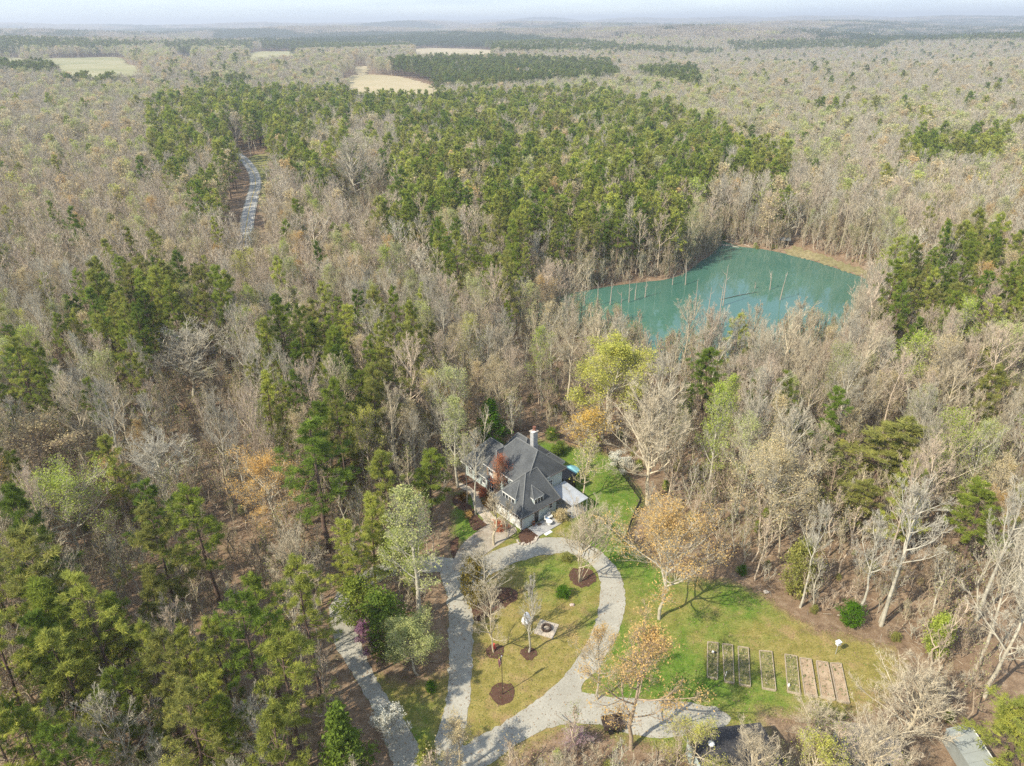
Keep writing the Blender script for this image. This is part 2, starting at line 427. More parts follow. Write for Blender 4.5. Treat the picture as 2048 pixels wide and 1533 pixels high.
# ------------------------------------------------------------------ mesh builder
class MB:
    def __init__(s): s.v = []; s.f = []; s.mi = []; s.mats = []
    def _m(s, mat):
        if mat not in s.mats: s.mats.append(mat)
        return s.mats.index(mat)
    def poly(s, pts, mat):
        i = len(s.v); s.v += [tuple(p) for p in pts]; s.f.append(tuple(range(i, i + len(pts)))); s.mi.append(s._m(mat))
    def box(s, c, d, mat, rz=0.0, taper=1.0):
        x, y, z = c; a, b, h = d[0] / 2, d[1] / 2, d[2] / 2
        cs, sn = math.cos(rz), math.sin(rz); i = len(s.v)
        for k, zz in ((1, -h), (taper, h)):
            for px, py in ((-a, -b), (a, -b), (a, b), (-a, b)):
                px *= k; py *= k
                s.v.append((x + px * cs - py * sn, y + px * sn + py * cs, z + zz))
        for q in ((3, 2, 1, 0), (4, 5, 6, 7), (0, 1, 5, 4), (1, 2, 6, 5), (2, 3, 7, 6), (3, 0, 4, 7)):
            s.f.append(tuple(i + k for k in q)); s.mi.append(s._m(mat))
    def span(s, lo, hi, mat):
        s.box([(a + b) / 2 for a, b in zip(lo, hi)], [b - a for a, b in zip(lo, hi)], mat)
    def tube(s, pts, rad, mat, sides=6, cap=True):
        pts = [Vector(p) for p in pts]
        if not hasattr(rad, '__len__'): rad = [rad] * len(pts)
        rings = []
        for k, p in enumerate(pts):
            t = (pts[min(k + 1, len(pts) - 1)] - pts[max(k - 1, 0)]).normalized()
            ref = Vector((0, 0, 1)) if abs(t.z) < .9 else Vector((1, 0, 0))
            u = t.cross(ref).normalized(); w = t.cross(u)
            i = len(s.v)
            for j in range(sides):
                an = 2 * math.pi * j / sides
                s.v.append(tuple(p + (u * math.cos(an) + w * math.sin(an)) * rad[k]))
            rings.append(i)
        for k in range(len(pts) - 1):
            a, b = rings[k], rings[k + 1]
            for j in range(sides):
                s.f.append((a + j, a + (j + 1) % sides, b + (j + 1) % sides, b + j)); s.mi.append(s._m(mat))
        if cap:
            s.f.append(tuple(rings[0] + j for j in reversed(range(sides)))); s.mi.append(s._m(mat))
            s.f.append(tuple(rings[-1] + j for j in range(sides))); s.mi.append(s._m(mat))
    def blob(s, c, r, mat, seed=0, n=7, rings=5, jit=.15):
        rn = random.Random(seed); i0 = len(s.v)
        s.v.append((c[0], c[1], c[2] - r[2]))
        for a in range(1, rings):
            ph = -math.pi / 2 + math.pi * a / rings
            for b in range(n):
                th = 2 * math.pi * b / n; k = 1 + rn.uniform(-jit, jit)
                s.v.append((c[0] + r[0] * k * math.cos(ph) * math.cos(th), c[1] + r[1] * k * math.cos(ph) * math.sin(th), c[2] + r[2] * k * math.sin(ph)))
        s.v.append((c[0], c[1], c[2] + r[2])); top = len(s.v) - 1; mi = s._m(mat)
        for b in range(n):
            s.f.append((i0, i0 + 1 + (b + 1) % n, i0 + 1 + b)); s.mi.append(mi)
            for a in range(rings - 2):
                p = i0 + 1 + a * n
                s.f.append((p + b, p + (b + 1) % n, p + n + (b + 1) % n, p + n + b)); s.mi.append(mi)
            p = i0 + 1 + (rings - 2) * n
            s.f.append((p + b, p + (b + 1) % n, top)); s.mi.append(mi)
    def mesh(s, name):
        me = bpy.data.meshes.new(name)
        me.from_pydata(s.v, [], s.f)
        for mt in s.mats: me.materials.append(mt)
        me.polygons.foreach_set('material_index', s.mi)
        me.update()
        return me
    def build(s, name, parent=None, smooth=False):
        me = s.mesh(name)
        if smooth: me.polygons.foreach_set('use_smooth', [True] * len(me.polygons))
        o = bpy.data.objects.new(name, me); COL.objects.link(o)
        if parent is not None: o.parent = parent
        return o

def np_mesh(name, V, tris=None, quads=None, mats=(), mi=None, attrs=None, colors=None):
    """mesh from numpy arrays: quads (n,4), then tris (m,3)"""
    V = np.asarray(V, np.float32)
    fl = []; ls = []
    tot = 0
    if quads is not None and len(quads):
        q = np.asarray(quads, np.int32); fl.append(q.ravel()); ls.append(np.full(len(q), 4, np.int32))
    if tris is not None and len(tris):
        t = np.asarray(tris, np.int32); fl.append(t.ravel()); ls.append(np.full(len(t), 3, np.int32))
    loops = np.concatenate(fl); sizes = np.concatenate(ls)
    me = bpy.data.meshes.new(name)
    me.vertices.add(len(V)); me.vertices.foreach_set('co', V.ravel())
    me.loops.add(len(loops)); me.loops.foreach_set('vertex_index', loops)
    me.polygons.add(len(sizes))
    st = np.concatenate([[0], np.cumsum(sizes)[:-1]]).astype(np.int32)
    me.polygons.foreach_set('loop_start', st)
    for mt in mats: me.materials.append(mt)
    if mi is not None: me.polygons.foreach_set('material_index', np.asarray(mi, np.int32))
    for k, a in (attrs or {}).items():
        at = me.attributes.new(k, 'FLOAT', 'POINT'); at.data.foreach_set('value', np.asarray(a, np.float32))
    me.update(calc_edges=True)
    return me

def link(name, me, parent=None, loc=None, rz=0.0):
    o = bpy.data.objects.new(name, me); COL.objects.link(o)
    if parent is not None: o.parent = parent
    if loc is not None: o.location = loc
    if rz: o.rotation_euler = (0, 0, rz)
    return o

def tag(o, label, cat, group=None):
    o['label'] = label; o['category'] = cat
    if group: o['group'] = group
    return o

def empty(name, loc, rz=0.0):
    o = bpy.data.objects.new(name, None); COL.objects.link(o)
    o.location = loc; o.rotation_euler = (0, 0, rz); o.empty_display_size = .5
    return o

def structure(o): o['kind'] = 'structure'; return o

# ------------------------------------------------------------------ ground sheet
def build_ground():
    ang = np.concatenate([np.linspace(-180, -58, 40, endpoint=False), np.linspace(-58, 58, 420, endpoint=False), np.linspace(58, 180, 40, endpoint=False)])
    ang = np.radians(ang)
    rad = [6.0]
    while rad[-1] < 14500:
        rad.append(rad[-1] * 1.027 + .15)
    rad = np.array(rad)
    A, Rr = np.meshgrid(ang, rad)
    X = Rr * np.sin(A); Y = Rr * np.cos(A); Z = terrain(X.ravel(), Y.ravel()).reshape(X.shape)
    n = len(ang); mrows = len(rad)
    V = np.stack([X, Y, Z], -1).reshape(-1, 3)
    V = np.vstack([V, [[0, 0, 0]]])
    i, j = np.meshgrid(np.arange(mrows - 1), np.arange(n), indexing='ij')
    a = i * n + j; b = i * n + (j + 1) % n
    quads = np.stack([a, b, b + n, a + n], -1).reshape(-1, 4)[:, ::-1]
    tr = np.stack([np.full(n, len(V) - 1), (np.arange(n) + 1) % n, np.arange(n)], -1)
    me = np_mesh('ground', V, tr, quads, [M['ground']])
    me.polygons.foreach_set('use_smooth', [True] * len(me.polygons))
    return structure(link('ground', me))
build_ground()

def grid_sheet(name, poly, mat, off, res, edge_w=3.0, green=None, holes=()):
    """a sheet that follows the terrain inside a ground polygon, with an edge-distance attribute"""
    P = np.array(poly); lo = P.min(0) - res; hi = P.max(0) + res
    xs = np.arange(lo[0], hi[0], res); ys = np.arange(lo[1], hi[1], res)
    X, Y = np.meshgrid(xs, ys)
    jx = RNG.uniform(-.25, .25, X.shape) * res; jy = RNG.uniform(-.25, .25, X.shape) * res
    X = X + jx; Y = Y + jy
    ny, nx = X.shape
    ins = in_poly(X, Y, P)
    for hp in holes: ins &= ~in_poly(X, Y, hp)
    c = ins[:-1, :-1] & ins[1:, :-1] & ins[:-1, 1:] & ins[1:, 1:]
    i, j = np.nonzero(c)
    q = np.stack([i * nx + j, i * nx + j + 1, (i + 1) * nx + j + 1, (i + 1) * nx + j], -1)
    used = np.unique(q); remap = np.full(nx * ny, -1); remap[used] = np.arange(len(used))
    V = np.stack([X.ravel()[used], Y.ravel()[used]], -1)
    Z = terrain(V[:, 0], V[:, 1]) + off
    ed = np.clip(line_dist(V[:, 0], V[:, 1], P) / edge_w, 0, 1)
    at = {'edge': ed}
    if green is not None: at['green'] = green(V[:, 0], V[:, 1])
    me = np_mesh(name, np.column_stack([V, Z]), None, remap[q], [mat], attrs=at)
    return structure(link(name, me))

from mathutils.geometry import tessellate_polygon
def flat_poly(name, poly, mat, z, jit=0.0, step=.3, thick=0.0, parent=None):
    """flat polygon with a slightly ragged outline"""
    P = np.array(poly, float); out = []
    n = len(P)
    for k in range(n):
        a, b = P[k], P[(k + 1) % n]; L = np.linalg.norm(b - a); m_ = max(1, int(L / step))
        nrm = np.array([-(b - a)[1], (b - a)[0]]) / (L + 1e-9)
        for t in range(m_):
            out.append(a + (b - a) * t / m_ + nrm * (random.gauss(0, jit) if jit else 0))
    out = np.array(out)
    tri = tessellate_polygon([[Vector((p[0], p[1], 0)) for p in out]])
    V = [(p[0], p[1], z) for p in out]; F = []
    for t in tri:
        a, b, c = [out[k] for k in t]
        cr = (b[0] - a[0]) * (c[1] - a[1]) - (b[1] - a[1]) * (c[0] - a[0])
        F.append(tuple(t) if cr > 0 else tuple(reversed(t)))
    if thick:
        nn = len(V); V += [(p[0], p[1], z - thick) for p in out]
        area = sum(out[k][0] * out[(k + 1) % nn][1] - out[(k + 1) % nn][0] * out[k][1] for k in range(nn))
        for k in range(nn):
            f = (k, k + nn, (k + 1) % nn + nn, (k + 1) % nn)
            F.append(f if area > 0 else tuple(reversed(f)))
    me = bpy.data.meshes.new(name); me.from_pydata(V, [], F); me.materials.append(mat); me.update()
    return link(name, me, parent)

G = lambda pts, z=0.0: [unz(x, y, z)[:2] for x, y in pts]

# ------------------------------------------------------------------ pond
pond = flat_poly('water', [tuple(p) for p in (POND + (POND - POND.mean(0)) * .06)], M['water'], POND_Z, 0, 3.0)
structure(pond)

# ------------------------------------------------------------------ drives, lawn
LOOP_OUT = [(930, 1140), (962, 1118), (1000, 1098), (1060, 1080), (1110, 1075), (1160, 1085), (1200, 1103), (1232, 1135), (1248, 1175), (1250, 1215), (1238, 1260), (1218, 1300),
            (1190, 1345), (1160, 1378), (1200, 1392), (1260, 1397), (1330, 1402), (1400, 1410), (1440, 1420), (1462, 1437), (1448, 1455), (1400, 1466), (1330, 1476), (1260, 1470),
            (1200, 1452), (1150, 1447), (1110, 1452), (1060, 1474), (1000, 1515), (960, 1545), (920, 1600), (840, 1600), (800, 1560), (778, 1510), (760, 1450), (730, 1390), (702, 1345), (680, 1310), (664, 1270), (662, 1240),
            (690, 1246), (710, 1260), (730, 1310), (748, 1350), (775, 1395), (800, 1430), (825, 1470), (845, 1500), (866, 1492), (880, 1450), (892, 1400), (898, 1340), (897, 1280), (897, 1220), (888, 1170), (880, 1140), (900, 1128)]
ISLAND = [(1000, 1140), (1050, 1120), (1110, 1108), (1150, 1110), (1180, 1128), (1198, 1155), (1200, 1190), (1193, 1240), (1178, 1275), (1150, 1325), (1110, 1370), (1060, 1412), (1000, 1450), (950, 1478), (925, 1492),
          (932, 1450), (940, 1400), (944, 1340), (946, 1270), (948, 1210), (955, 1170)]
loop_out = smooth_path(G(LOOP_OUT), .5, True)
island = smooth_path(G(ISLAND), .5, True)

def ring_sheet(name, outer, hole, mat, z, jit):
    """polygon with one hole, ragged edges"""
    def rag(P, j):
        P = np.array(P); n = len(P); t = np.roll(P, -1, 0) - np.roll(P, 1, 0)
        nr = np.stack([-t[:, 1], t[:, 0]], -1) / (np.linalg.norm(t, axis=1, keepdims=True) + 1e-9)
        return P + nr * RNG.normal(0, j, (n, 1))
    A = rag(outer, jit); B = rag(hole, jit)
    tri = tessellate_polygon([[Vector((p[0], p[1], 0)) for p in A], [Vector((p[0], p[1], 0)) for p in B]])
    P = np.vstack([A, B]); F = []
    for t in tri:
        a, b, c = P[t[0]], P[t[1]], P[t[2]]
        cr = (b[0] - a[0]) * (c[1] - a[1]) - (b[1] - a[1]) * (c[0] - a[0])
        F.append(tuple(t) if cr > 0 else tuple(reversed(t)))
    me = bpy.data.meshes.new(name); me.from_pydata([(p[0], p[1], z) for p in P], [], F); me.materials.append(mat); me.update()
    return structure(link(name, me))
ring_sheet('gravel_driveway', loop_out, island, M['gravel'], .05, .075)

LAWN_PX = [(712, 1345), (760, 1335), (820, 1355), (888, 1330), (893, 1130), (890, 1060), (895, 985), (915, 975), (940, 985), (1000, 1000), (1060, 870), (1100, 878), (1150, 888), (1205, 898), (1240, 915), (1304, 1000), (1264, 1070),
           (1300, 1110), (1340, 1140), (1400, 1150), (1460, 1152), (1530, 1185), (1600, 1232), (1640, 1255), (1700, 1262), (1790, 1290), (1830, 1330), (1810, 1390), (1760, 1430),
           (1700, 1450), (1600, 1452), (1540, 1440), (1560, 1500), (1400, 1533), (1250, 1500), (1180, 1470), (1120, 1480), (1020, 1540), (990, 1580), (800, 1580), (760, 1440)]
lawn_poly = np.array(G(LAWN_PX))
yard = np.array(G([(1085, 870), (1150, 888), (1220, 905), (1300, 1000), (1255, 1085), (1190, 1060), (1160, 1000)]))
greens = [(np.array(unz(x, y)[:2]), r, a) for x, y, r, a in ((1280, 1130, 9, .25), (1260, 1310, 10, .28), (1330, 1370, 9, .22), (1500, 1380, 6, .12), (1080, 1140, 6, .12), (1480, 1180, 7, .2), (910, 1040, 7, .42), (930, 990, 5, .4), (1230, 1090, 6, .3))]
dries = [(np.array(unz(x, y)[:2]), r, a) for x, y, r, a in ((1010, 1340, 11, .40), (990, 1250, 8, .38), (1060, 1200, 8, .18), (1100, 1290, 8, .26), (1720, 1330, 12, .2), (1600, 1270, 9, .12), (760, 1350, 9, .1), (1040, 1440, 7, .16))]
def green_of(x, y):
    g = np.where(in_poly(x, y, yard), .42, 0.10)
    d = line_dist(x, y, yard); g = np.where(~in_poly(x, y, yard), g + .36 * (1 - sstep(d, 0, 4)), g)
    for c, r, a in greens: g = g + a * (1 - sstep(np.hypot(x - c[0], y - c[1]), r * .3, r))
    for c, r, a in dries: g = g - a * (1 - sstep(np.hypot(x - c[0], y - c[1]), r * .3, r))
    return g
grid_sheet('lawn', lawn_poly, M['lawn'], .02, .55, 4.5, green_of)

APRON_PX = [(905, 1140), (912, 1110), (928, 1086), (960, 1060), (985, 1045), (998, 1036), (1022, 1050), (1034, 1062), (1010, 1082), (990, 1096), (962, 1116), (935, 1140)]
def flat_ribbon(name, pts, w, mat, z, jit=.1):
    c = smooth_path(G(pts), .6); t = np.gradient(c, axis=0); t /= np.linalg.norm(t, axis=1, keepdims=True); nr = np.stack([t[:, 1], -t[:, 0]], -1)
    n = len(c); L_ = c - nr * (w / 2 + RNG.normal(0, jit, (n, 1))); R2 = c + nr * (w / 2 + RNG.normal(0, jit, (n, 1)))
    V = np.column_stack([np.vstack([L_, R2]), np.full(2 * n, z)]); F = [(k, k + n, k + n + 1, k + 1) for k in range(n - 1)]
    return structure(link(name, np_mesh(name, V, None, F, [mat])))
flat_ribbon('gravel_driveway', [(700, 1268), (684, 1235), (690, 1200), (720, 1168), (775, 1140), (840, 1130), (905, 1132)], 3.2, M['gravel'], .044)
structure(flat_poly('concrete_apron', smooth_path(G(APRON_PX), .6, True), M['concrete'], .085, .01, .4, .06))
PATH_PX = [(918, 975), (936, 985), (945, 1000), (948, 1015), (966, 1040), (975, 1050), (992, 1040), (975, 1020), (962, 1003), (958, 985), (966, 972), (985, 968), (985, 958), (955, 962), (935, 972), (920, 966)]
structure(flat_poly('stone_path', smooth_path(G(PATH_PX), .5, True), M['path'], .075, .05, .3))

# ------------------------------------------------------------------ house (local frame: X along the door wall, Y away to the far wing)
HO = np.array([1.25, 84.74]); HT = math.radians(40)
ha = np.array([math.cos(HT), math.sin(HT)]); hb = np.array([-ha[1], ha[0]])
def HW(X, Y, Z=0.0):
    p = HO + ha * X + hb * Y
    return (p[0], p[1], Z)
house = empty('house', (HO[0], HO[1], 0), HT)
tag(house, 'pale sage two storey house with steep charcoal hip roofs, dormers and a white chimney', 'house')

def walls(name, x0, x1, y0, y1, z1, mat, parent=house):
    mb = MB(); mb.span((x0, y0, -.3), (x1, y1, z1), mat); return mb.build(name, parent)
walls('garage_wing_wall', 0, 7.0, 0, 6.1, 2.75, M['sage'])
walls('main_block_wall', 2.95, 10.6, 2.5, 11.0, 5.6, M['sage'])
walls('far_wing_wall', 2.6, 10.0, 11.02, 17.3, 2.85, M['sage'])
walls('rear_wing_wall', 10.62, 14.3, 9.2, 14.5, 2.9, M['sage'])
mb = MB(); mb.span((2.55, 9.72, -.3), (2.93, 11.0, 5.55), M['warm']); mb.build('bay_wall', house)
mb = MB(); mb.span((2.42, 8.75, -.3), (2.93, 9.70, 5.55), M['brick']); mb.build('brick_column', house)
mb = MB(); mb.span((2.42, 11.02, -.3), (2.58, 11.35, 5.5), M['brick']); mb.build('brick_column', house)

def hip(x0, x1, y0, y1, ze, r1, r2, name='roof', th=.22, caps=True, flare=0.0):
    """hip roof: eave rectangle at ze, ridge r1-r2; along X when r1.y==r2.y"""
    mb = MB()
    e = [(x0, y0, ze), (x1, y0, ze), (x1, y1, ze), (x0, y1, ze)]
    alongx = abs(r1[1] - r2[1]) < abs(r1[0] - r2[0])
    if alongx:
        F = [(e[0], e[1], r2, r1), (e[1], e[2], r2), (e[2], e[3], r1, r2), (e[3], e[0], r1)]
        hips = [(e[0], r1), (e[3], r1), (e[1], r2), (e[2], r2), (r1, r2)]
    else:
        F = [(e[0], e[1], r1), (e[1], e[2], r2, r1), (e[2], e[3], r2), (e[3], e[0], r1, r2)]
        hips = [(e[0], r1), (e[1], r1), (e[2], r2), (e[3], r2), (r1, r2)]
    for f in F: mb.poly(f, M['shingle'])
    for k in range(4):
        a, b = e[k], e[(k + 1) % 4]
        mb.poly([(a[0], a[1], a[2] - th), (b[0], b[1], b[2] - th), b, a], M['white'])
    mb.poly([(p[0], p[1], p[2] - th) for p in reversed(e)], M['white'])
    o = mb.build(name, house)
    if caps:
        for a, b in hips:
            if math.dist(a, b) < .3: continue
            c = MB(); c.tube([(a[0], a[1], a[2] + .015), (b[0], b[1], b[2] + .015)], .095, M['ridge'], 5); c.build('ridge_cap', o)
    return o
roofA = hip(-.45, 7.45, -.5, 6.6, 2.72, (3.45, 3.05, 7.25), (5.75, 3.05, 7.25))
roofB = hip(2.4, 11.15, 2.05, 11.5, 5.35, (6.8, 4.1, 9.4), (6.8, 9.0, 9.4))
roofE = hip(1.95, 8.0, 8.45, 11.75, 5.35, (3.6, 10.1, 7.9), (6.2, 10.1, 7.9))
roofC = hip(2.0, 10.6, 10.2, 17.9, 2.75, (6.4, 12.0, 6.7), (6.4, 15.2, 6.7))
roofD = hip(6.6, 14.9, 8.7, 15.1, 2.8, (10.6, 10.8, 6.9), (10.6, 13.2, 6.9))
roofG = hip(10.4, 14.9, 6.2, 9.6, 2.75, (11.6, 7.9, 4.4), (13.2, 7.9, 4.4))
walls('rear_porch_wall', 10.62, 14.3, 6.7, 9.18, 2.7, M['dark'])

def window(x, y, z, w, h, axis, parent, name='window', panes=2, depth=.10, up=1, mb_only=None):
    """axis 'y-': faces -Y; 'x-': faces -X. w along the wall. Frame stands proud, pane recessed inside it"""
    fr = MB() if mb_only is None else mb_only
    f = .07 if mb_only is None else .045
    def bar(u0, u1, z0, z1, d0, d1, mat, mbx):
        if axis == 'y-': mbx.span((x + u0, y - d1, z0), (x + u1, y - d0, z1), mat)
        else: mbx.span((x - d1, y + u0, z0), (x - d0, y + u1, z1), mat)
    bar(-w / 2 - f, -w / 2, z - f, z + h + f, 0.0, depth, M['white'], fr)
    bar(w / 2, w / 2 + f, z - f, z + h + f, 0.0, depth, M['white'], fr)
    bar(-w / 2, w / 2, z + h, z + h + f, 0.0, depth, M['white'], fr)
    bar(-w / 2 - .03, w / 2 + .03, z - f - .05, z, 0.0, depth + .05, M['white'], fr)
    for k in range(1, panes):
        u = -w / 2 + w * k / panes
        bar(u - .035, u + .035, z, z + h, 0.0, depth - .01, M['white'], fr)
    if up:
        bar(-w / 2, w / 2, z + h * .5 - .02, z + h * .5 + .02, 0.004, depth - .03, M['white'], fr)
    if mb_only is not None:
        bar(-w / 2, w / 2, z, z + h, 0.0, .03, M['glass'], fr)
        return
    o = fr.build(name, parent)
    for k in range(panes):
        g = MB(); u0 = -w / 2 + w * k / panes + (.035 if k else 0); u1 = -w / 2 + w * (k + 1) / panes - (.035 if k < panes - 1 else 0)
        bar(u0, u1, z, z + h, 0.0, .035, M['glass'], g); g.build('pane', o)

# garage wing, left face: two doors with window rows; door wall: black door and a small window
for yc in (1.55, 4.55):
    gd = MB()
    for k in range(4):
        gd.span((-.06 - .01 * (k % 2), yc - 1.22, .05 + k * .55), (-.001, yc + 1.22, .05 + k * .55 + .535), M['warm'])
    g = gd.build('garage_door', house)
    for k in range(4):
        p = MB(); p.span((-.085, yc - 1.1 + k * .57, 1.76), (-.07, yc - 1.1 + k * .57 + .46, 2.16), M['glass']); p.build('pane', g)
        q = MB()
        for s in (0, 1): q.span((-.10, yc - 1.15 + k * .57 + s * .5, 1.7), (-.072, yc - 1.10 + k * .57 + s * .5, 2.22), M['white'])
        q.span((-.10, yc - 1.15 + k * .57, 2.165), (-.073, yc - .6 + k * .57, 2.22), M['white']); q.span((-.10, yc - 1.15 + k * .57, 1.70), (-.073, yc - .6 + k * .57, 1.755), M['white'])
        q.build('pane_frame', g)
    t = MB(); t.span((-.11, yc - 1.36, 0), (-.002, yc - 1.235, 2.36), M['white']); t.span((-.11, yc + 1.235, 0), (-.002, yc + 1.36, 2.36), M['white']); t.span((-.112, yc - 1.36, 2.262), (-.003, yc + 1.36, 2.40), M['white']); t.build('garage_door_trim', house)
for k in range(9):
    q = MB(); w_ = .24 if k % 2 else .30
    q.span((-.035, -.035, .02 + k * .29), (w_, .0 - .001, .02 + k * .29 + .27), M['white']); q.span((-.036, .0, .02 + k * .29), (-.001, w_, .02 + k * .29 + .27), M['white']); q.build('quoin', house)
dr = MB(); dr.span((2.40, -.07, .16), (3.30, -.002, 2.30), M['black']); d_o = dr.build('door', house)
h_ = MB(); h_.span((3.14, -.12, 1.15), (3.2, -.072, 1.3), M['metalroof']); h_.build('handle', d_o)
gl = MB(); gl.span((2.58, -.085, 1.0), (3.08, -.072, 2.1), M['glass']); gl.build('pane', d_o)
t = MB(); t.span((2.28, -.09, .14), (2.395, -.003, 2.42), M['white']); t.span((3.305, -.09, .14), (3.42, -.003, 2.42), M['white']); t.span((2.396, -.089, 2.305), (3.304, -.004, 2.42), M['white']); t.build('door_frame', house)
window(5.8, 0, 1.35, .6, .8, 'y-', house, panes=1)
window(8.05, 2.5, 3.1, .65, 1.0, 'y-', house, panes=2)
# bay: tall glazing below, pair above
window(2.55, 10.35, .45, 1.0, 2.3, 'x-', house, panes=2)
window(2.55, 10.35, 3.9, 1.0, 1.1, 'x-', house, panes=2)
window(2.95, 7.2, 3.6, 1.1, 1.3, 'x-', house, panes=2)
for yy in (12.3, 14.2, 16.0):
    window(2.6, yy, .9, .8, 1.35, 'x-', house, panes=2)
dsp = MB(); dsp.tube([(-.12, -.06, 2.6), (-.12, -.1, .1)], .045, M['dark'], 6); dsp.build('downspout', house)
gt = MB(); gt.tube([(-.50, -.55, 2.62), (7.4, -.55, 2.62)], .06, M['dark'], 6); gt.build('gutter', house)
gt = MB(); gt.tube([(-.50, -.45, 2.62), (-.50, 6.5, 2.62)], .06, M['dark'], 6); gt.build('gutter', house)
gt = MB(); gt.tube([(7.6, 2.0, 5.25), (11.1, 2.0, 5.25)], .06, M['dark'], 6); gt.build('gutter', house)

def dormer(front, u0, u1, zb, zt, peak, back, axis, nwin, lab):
    """small hipped dormer; axis 'x-' faces -X (u is Y), 'y-' faces -Y (u is X)"""
    P = (lambda d, u, z: (d, u, z)) if axis == 'x-' else (lambda d, u, z: (u, d, z))
    mb = MB()
    A = [P(front, u0, zb), P(front, u1, zb), P(front, u1, zt), P(front, u0, zt)]
    B = [P(back, u0, zb), P(back, u1, zb), P(back, u1, zt), P(back, u0, zt)]
    for q in ((A[0], A[1], A[2], A[3]), (B[0], A[0], A[3], B[3]), (A[1], B[1], B[2], A[2]), (B[1], B[0], B[3], B[2]), (A[0], B[0], B[1], A[1])): mb.poly(q, M['sage'])
    o = mb.build('dormer', house); o['label'] = lab
    r = MB(); ov = .07
    e = [P(front - ov, u0 - ov, zt), P(front - ov, u1 + ov, zt), P(back, u1 + ov, zt), P(back, u0 - ov, zt)]
    um = (u0 + u1) / 2; pk = P(peak[0], um, peak[1]); pb = P(back + (peak[2] if len(peak) > 2 else 0), um, peak[1])
    for q in ((e[0], e[1], pk), (e[1], e[2], pb, pk), (e[3], e[0], pk, pb)): r.poly(q, M['shingle'])
    for a, b in ((e[0], e[1]), (e[1], e[2]), (e[3], e[0])):
        r.poly([(a[0], a[1], a[2] - .14), (b[0], b[1], b[2] - .14), (b[0], b[1], b[2]), (a[0], a[1], a[2])], M['white'])
    r.poly([(p[0], p[1], p[2] - .14) for p in e], M['white'])
    r.build('dormer_roof', o)
    for a, b in ((e[0], pk), (e[1], pk)):
        c = MB(); c.tube([a, b], .07, M['ridge'], 5); c.build('ridge_cap', o)
    W = (u1 - u0 - .2) / nwin
    for k in range(nwin):
        uc = u0 + .1 + W * (k + .5); w = MB()
        if axis == 'x-': window(front, uc, zb + .16, W - .15, zt - zb - .36, 'x-', None, panes=1, up=0, mb_only=w)
        else: window(uc, front, zb + .16, W - .15, zt - zb - .36, 'y-', None, panes=1, up=0, mb_only=w)
        w.build('window', o)
dormer(.38, 1.9, 4.95, 3.0, 4.50, (2.6, 6.15), 3.0, 'x-', 4, 'wide dormer with a row of four windows over the garage doors')
dormer(.18, 2.5, 4.5, 3.0, 4.45, (1.75, 5.75), 2.4, 'y-', 3, 'small dormer with three narrow windows above the black door')

ch = MB(); ch.span((7.35, 5.7, 7.6), (8.25, 6.45, 11.45), M['whitebrick']); cho = ch.build('chimney', house)
cc = MB(); cc.span((7.22, 5.57, 11.455), (8.38, 6.58, 11.57), M['stone']); cc.build('chimney_cap', cho)
cp = MB(); cp.tube([(7.9, 6.1, 11.57), (7.9, 6.1, 12.0), (7.9, 6.1, 12.25)], [.3, .24, .29], M['terracotta'], 8); cp.build('chimney_pot', cho)
fl = MB(); fl.span((7.1, 5.5, 11.6), (7.75, 6.0, 11.68), M['white']); fl.build('chimney_flashing', cho)

# lean-to sheet roof on posts beside the main block
lt = empty('lean_to_canopy', HW(7.8, -.4), HT)
tag(lt, 'pale sheet metal lean-to canopy on posts beside the house wall', 'canopy')
for k in range(5):
    x0 = -.1 + k * .68
    s = MB(); dz = .012 * (k % 2)
    s.poly([(x0, 2.75, 2.72 + dz), (x0, -2.5, 2.28 + dz), (x0 + .672, -2.5, 2.28 + dz), (x0 + .672, 2.75, 2.72 + dz)], M['metalroof'])
    s.poly([(x0, 2.75, 2.67 + dz), (x0 + .672, 2.75, 2.67 + dz), (x0 + .672, -2.5, 2.23 + dz), (x0, -2.5, 2.23 + dz)], M['metalroof'])
    for a, b in (((x0, -2.5, 2.28 + dz), (x0 + .672, -2.5, 2.28 + dz)),):
        s.poly([(a[0], a[1], a[2] - .05), (b[0], b[1], b[2] - .05), b, a], M['metalroof'])
    s.build('roof_panel', lt)
for px, py in ((0, -2.35), (3.15, -2.35), (1.6, -2.35)):
    s = MB(); s.span((px - .06, py - .06, 0), (px + .06, py + .06, 2.22), M['white']); s.build('post', lt)
s = MB(); s.span((-.1, -2.42, 2.10), (3.3, -2.28, 2.222), M['white']); s.build('beam', lt)
structure(flat_poly('patio_slab', [HW(7.7, 2.2)[:2], HW(11.1, 2.2)[:2], HW(11.1, -3.0)[:2], HW(7.7, -3.0)[:2]], M['patio'], .10, 0, 1, .08))

# screened porch with dark frame, umbrella behind it
sp = empty('screened_porch', HW(11.3, 2.6), HT)
tag(sp, 'dark framed screened porch between the house corner and the lean-to canopy', 'porch')
for px, py in ((.05, 0), (2.4, 0), (2.4, 3.0), (.05, 3.0), (1.2, 0)):
    s = MB(); s.span((px - .07, py - .07, 0), (px + .07, py + .07, 2.5), M['black']); s.build('post', sp)
s = MB(); s.span((-.1, -.1, 2.505), (2.55, 3.15, 2.66), M['black']); s.build('roof', sp)
s = MB(); s.span((.13, -.02, .1), (1.12, .0, 2.45), M['dark']); s.build('screen', sp)
s = MB(); s.span((1.28, -.02, .1), (2.32, .0, 2.45), M['dark']); s.build('screen', sp)
s = MB(); s.span((2.39, .08, .1), (2.41, 2.92, 2.45), M['dark']); s.build('screen', sp)
um = empty('parasol', HW(14.6, 4.5))
tag(um, 'turquoise parasol standing behind the dark screened porch', 'parasol')
s = MB(); s.tube([(0, 0, 0), (0, 0, 2.75)], .035, M['timber']); s.build('pole', um)
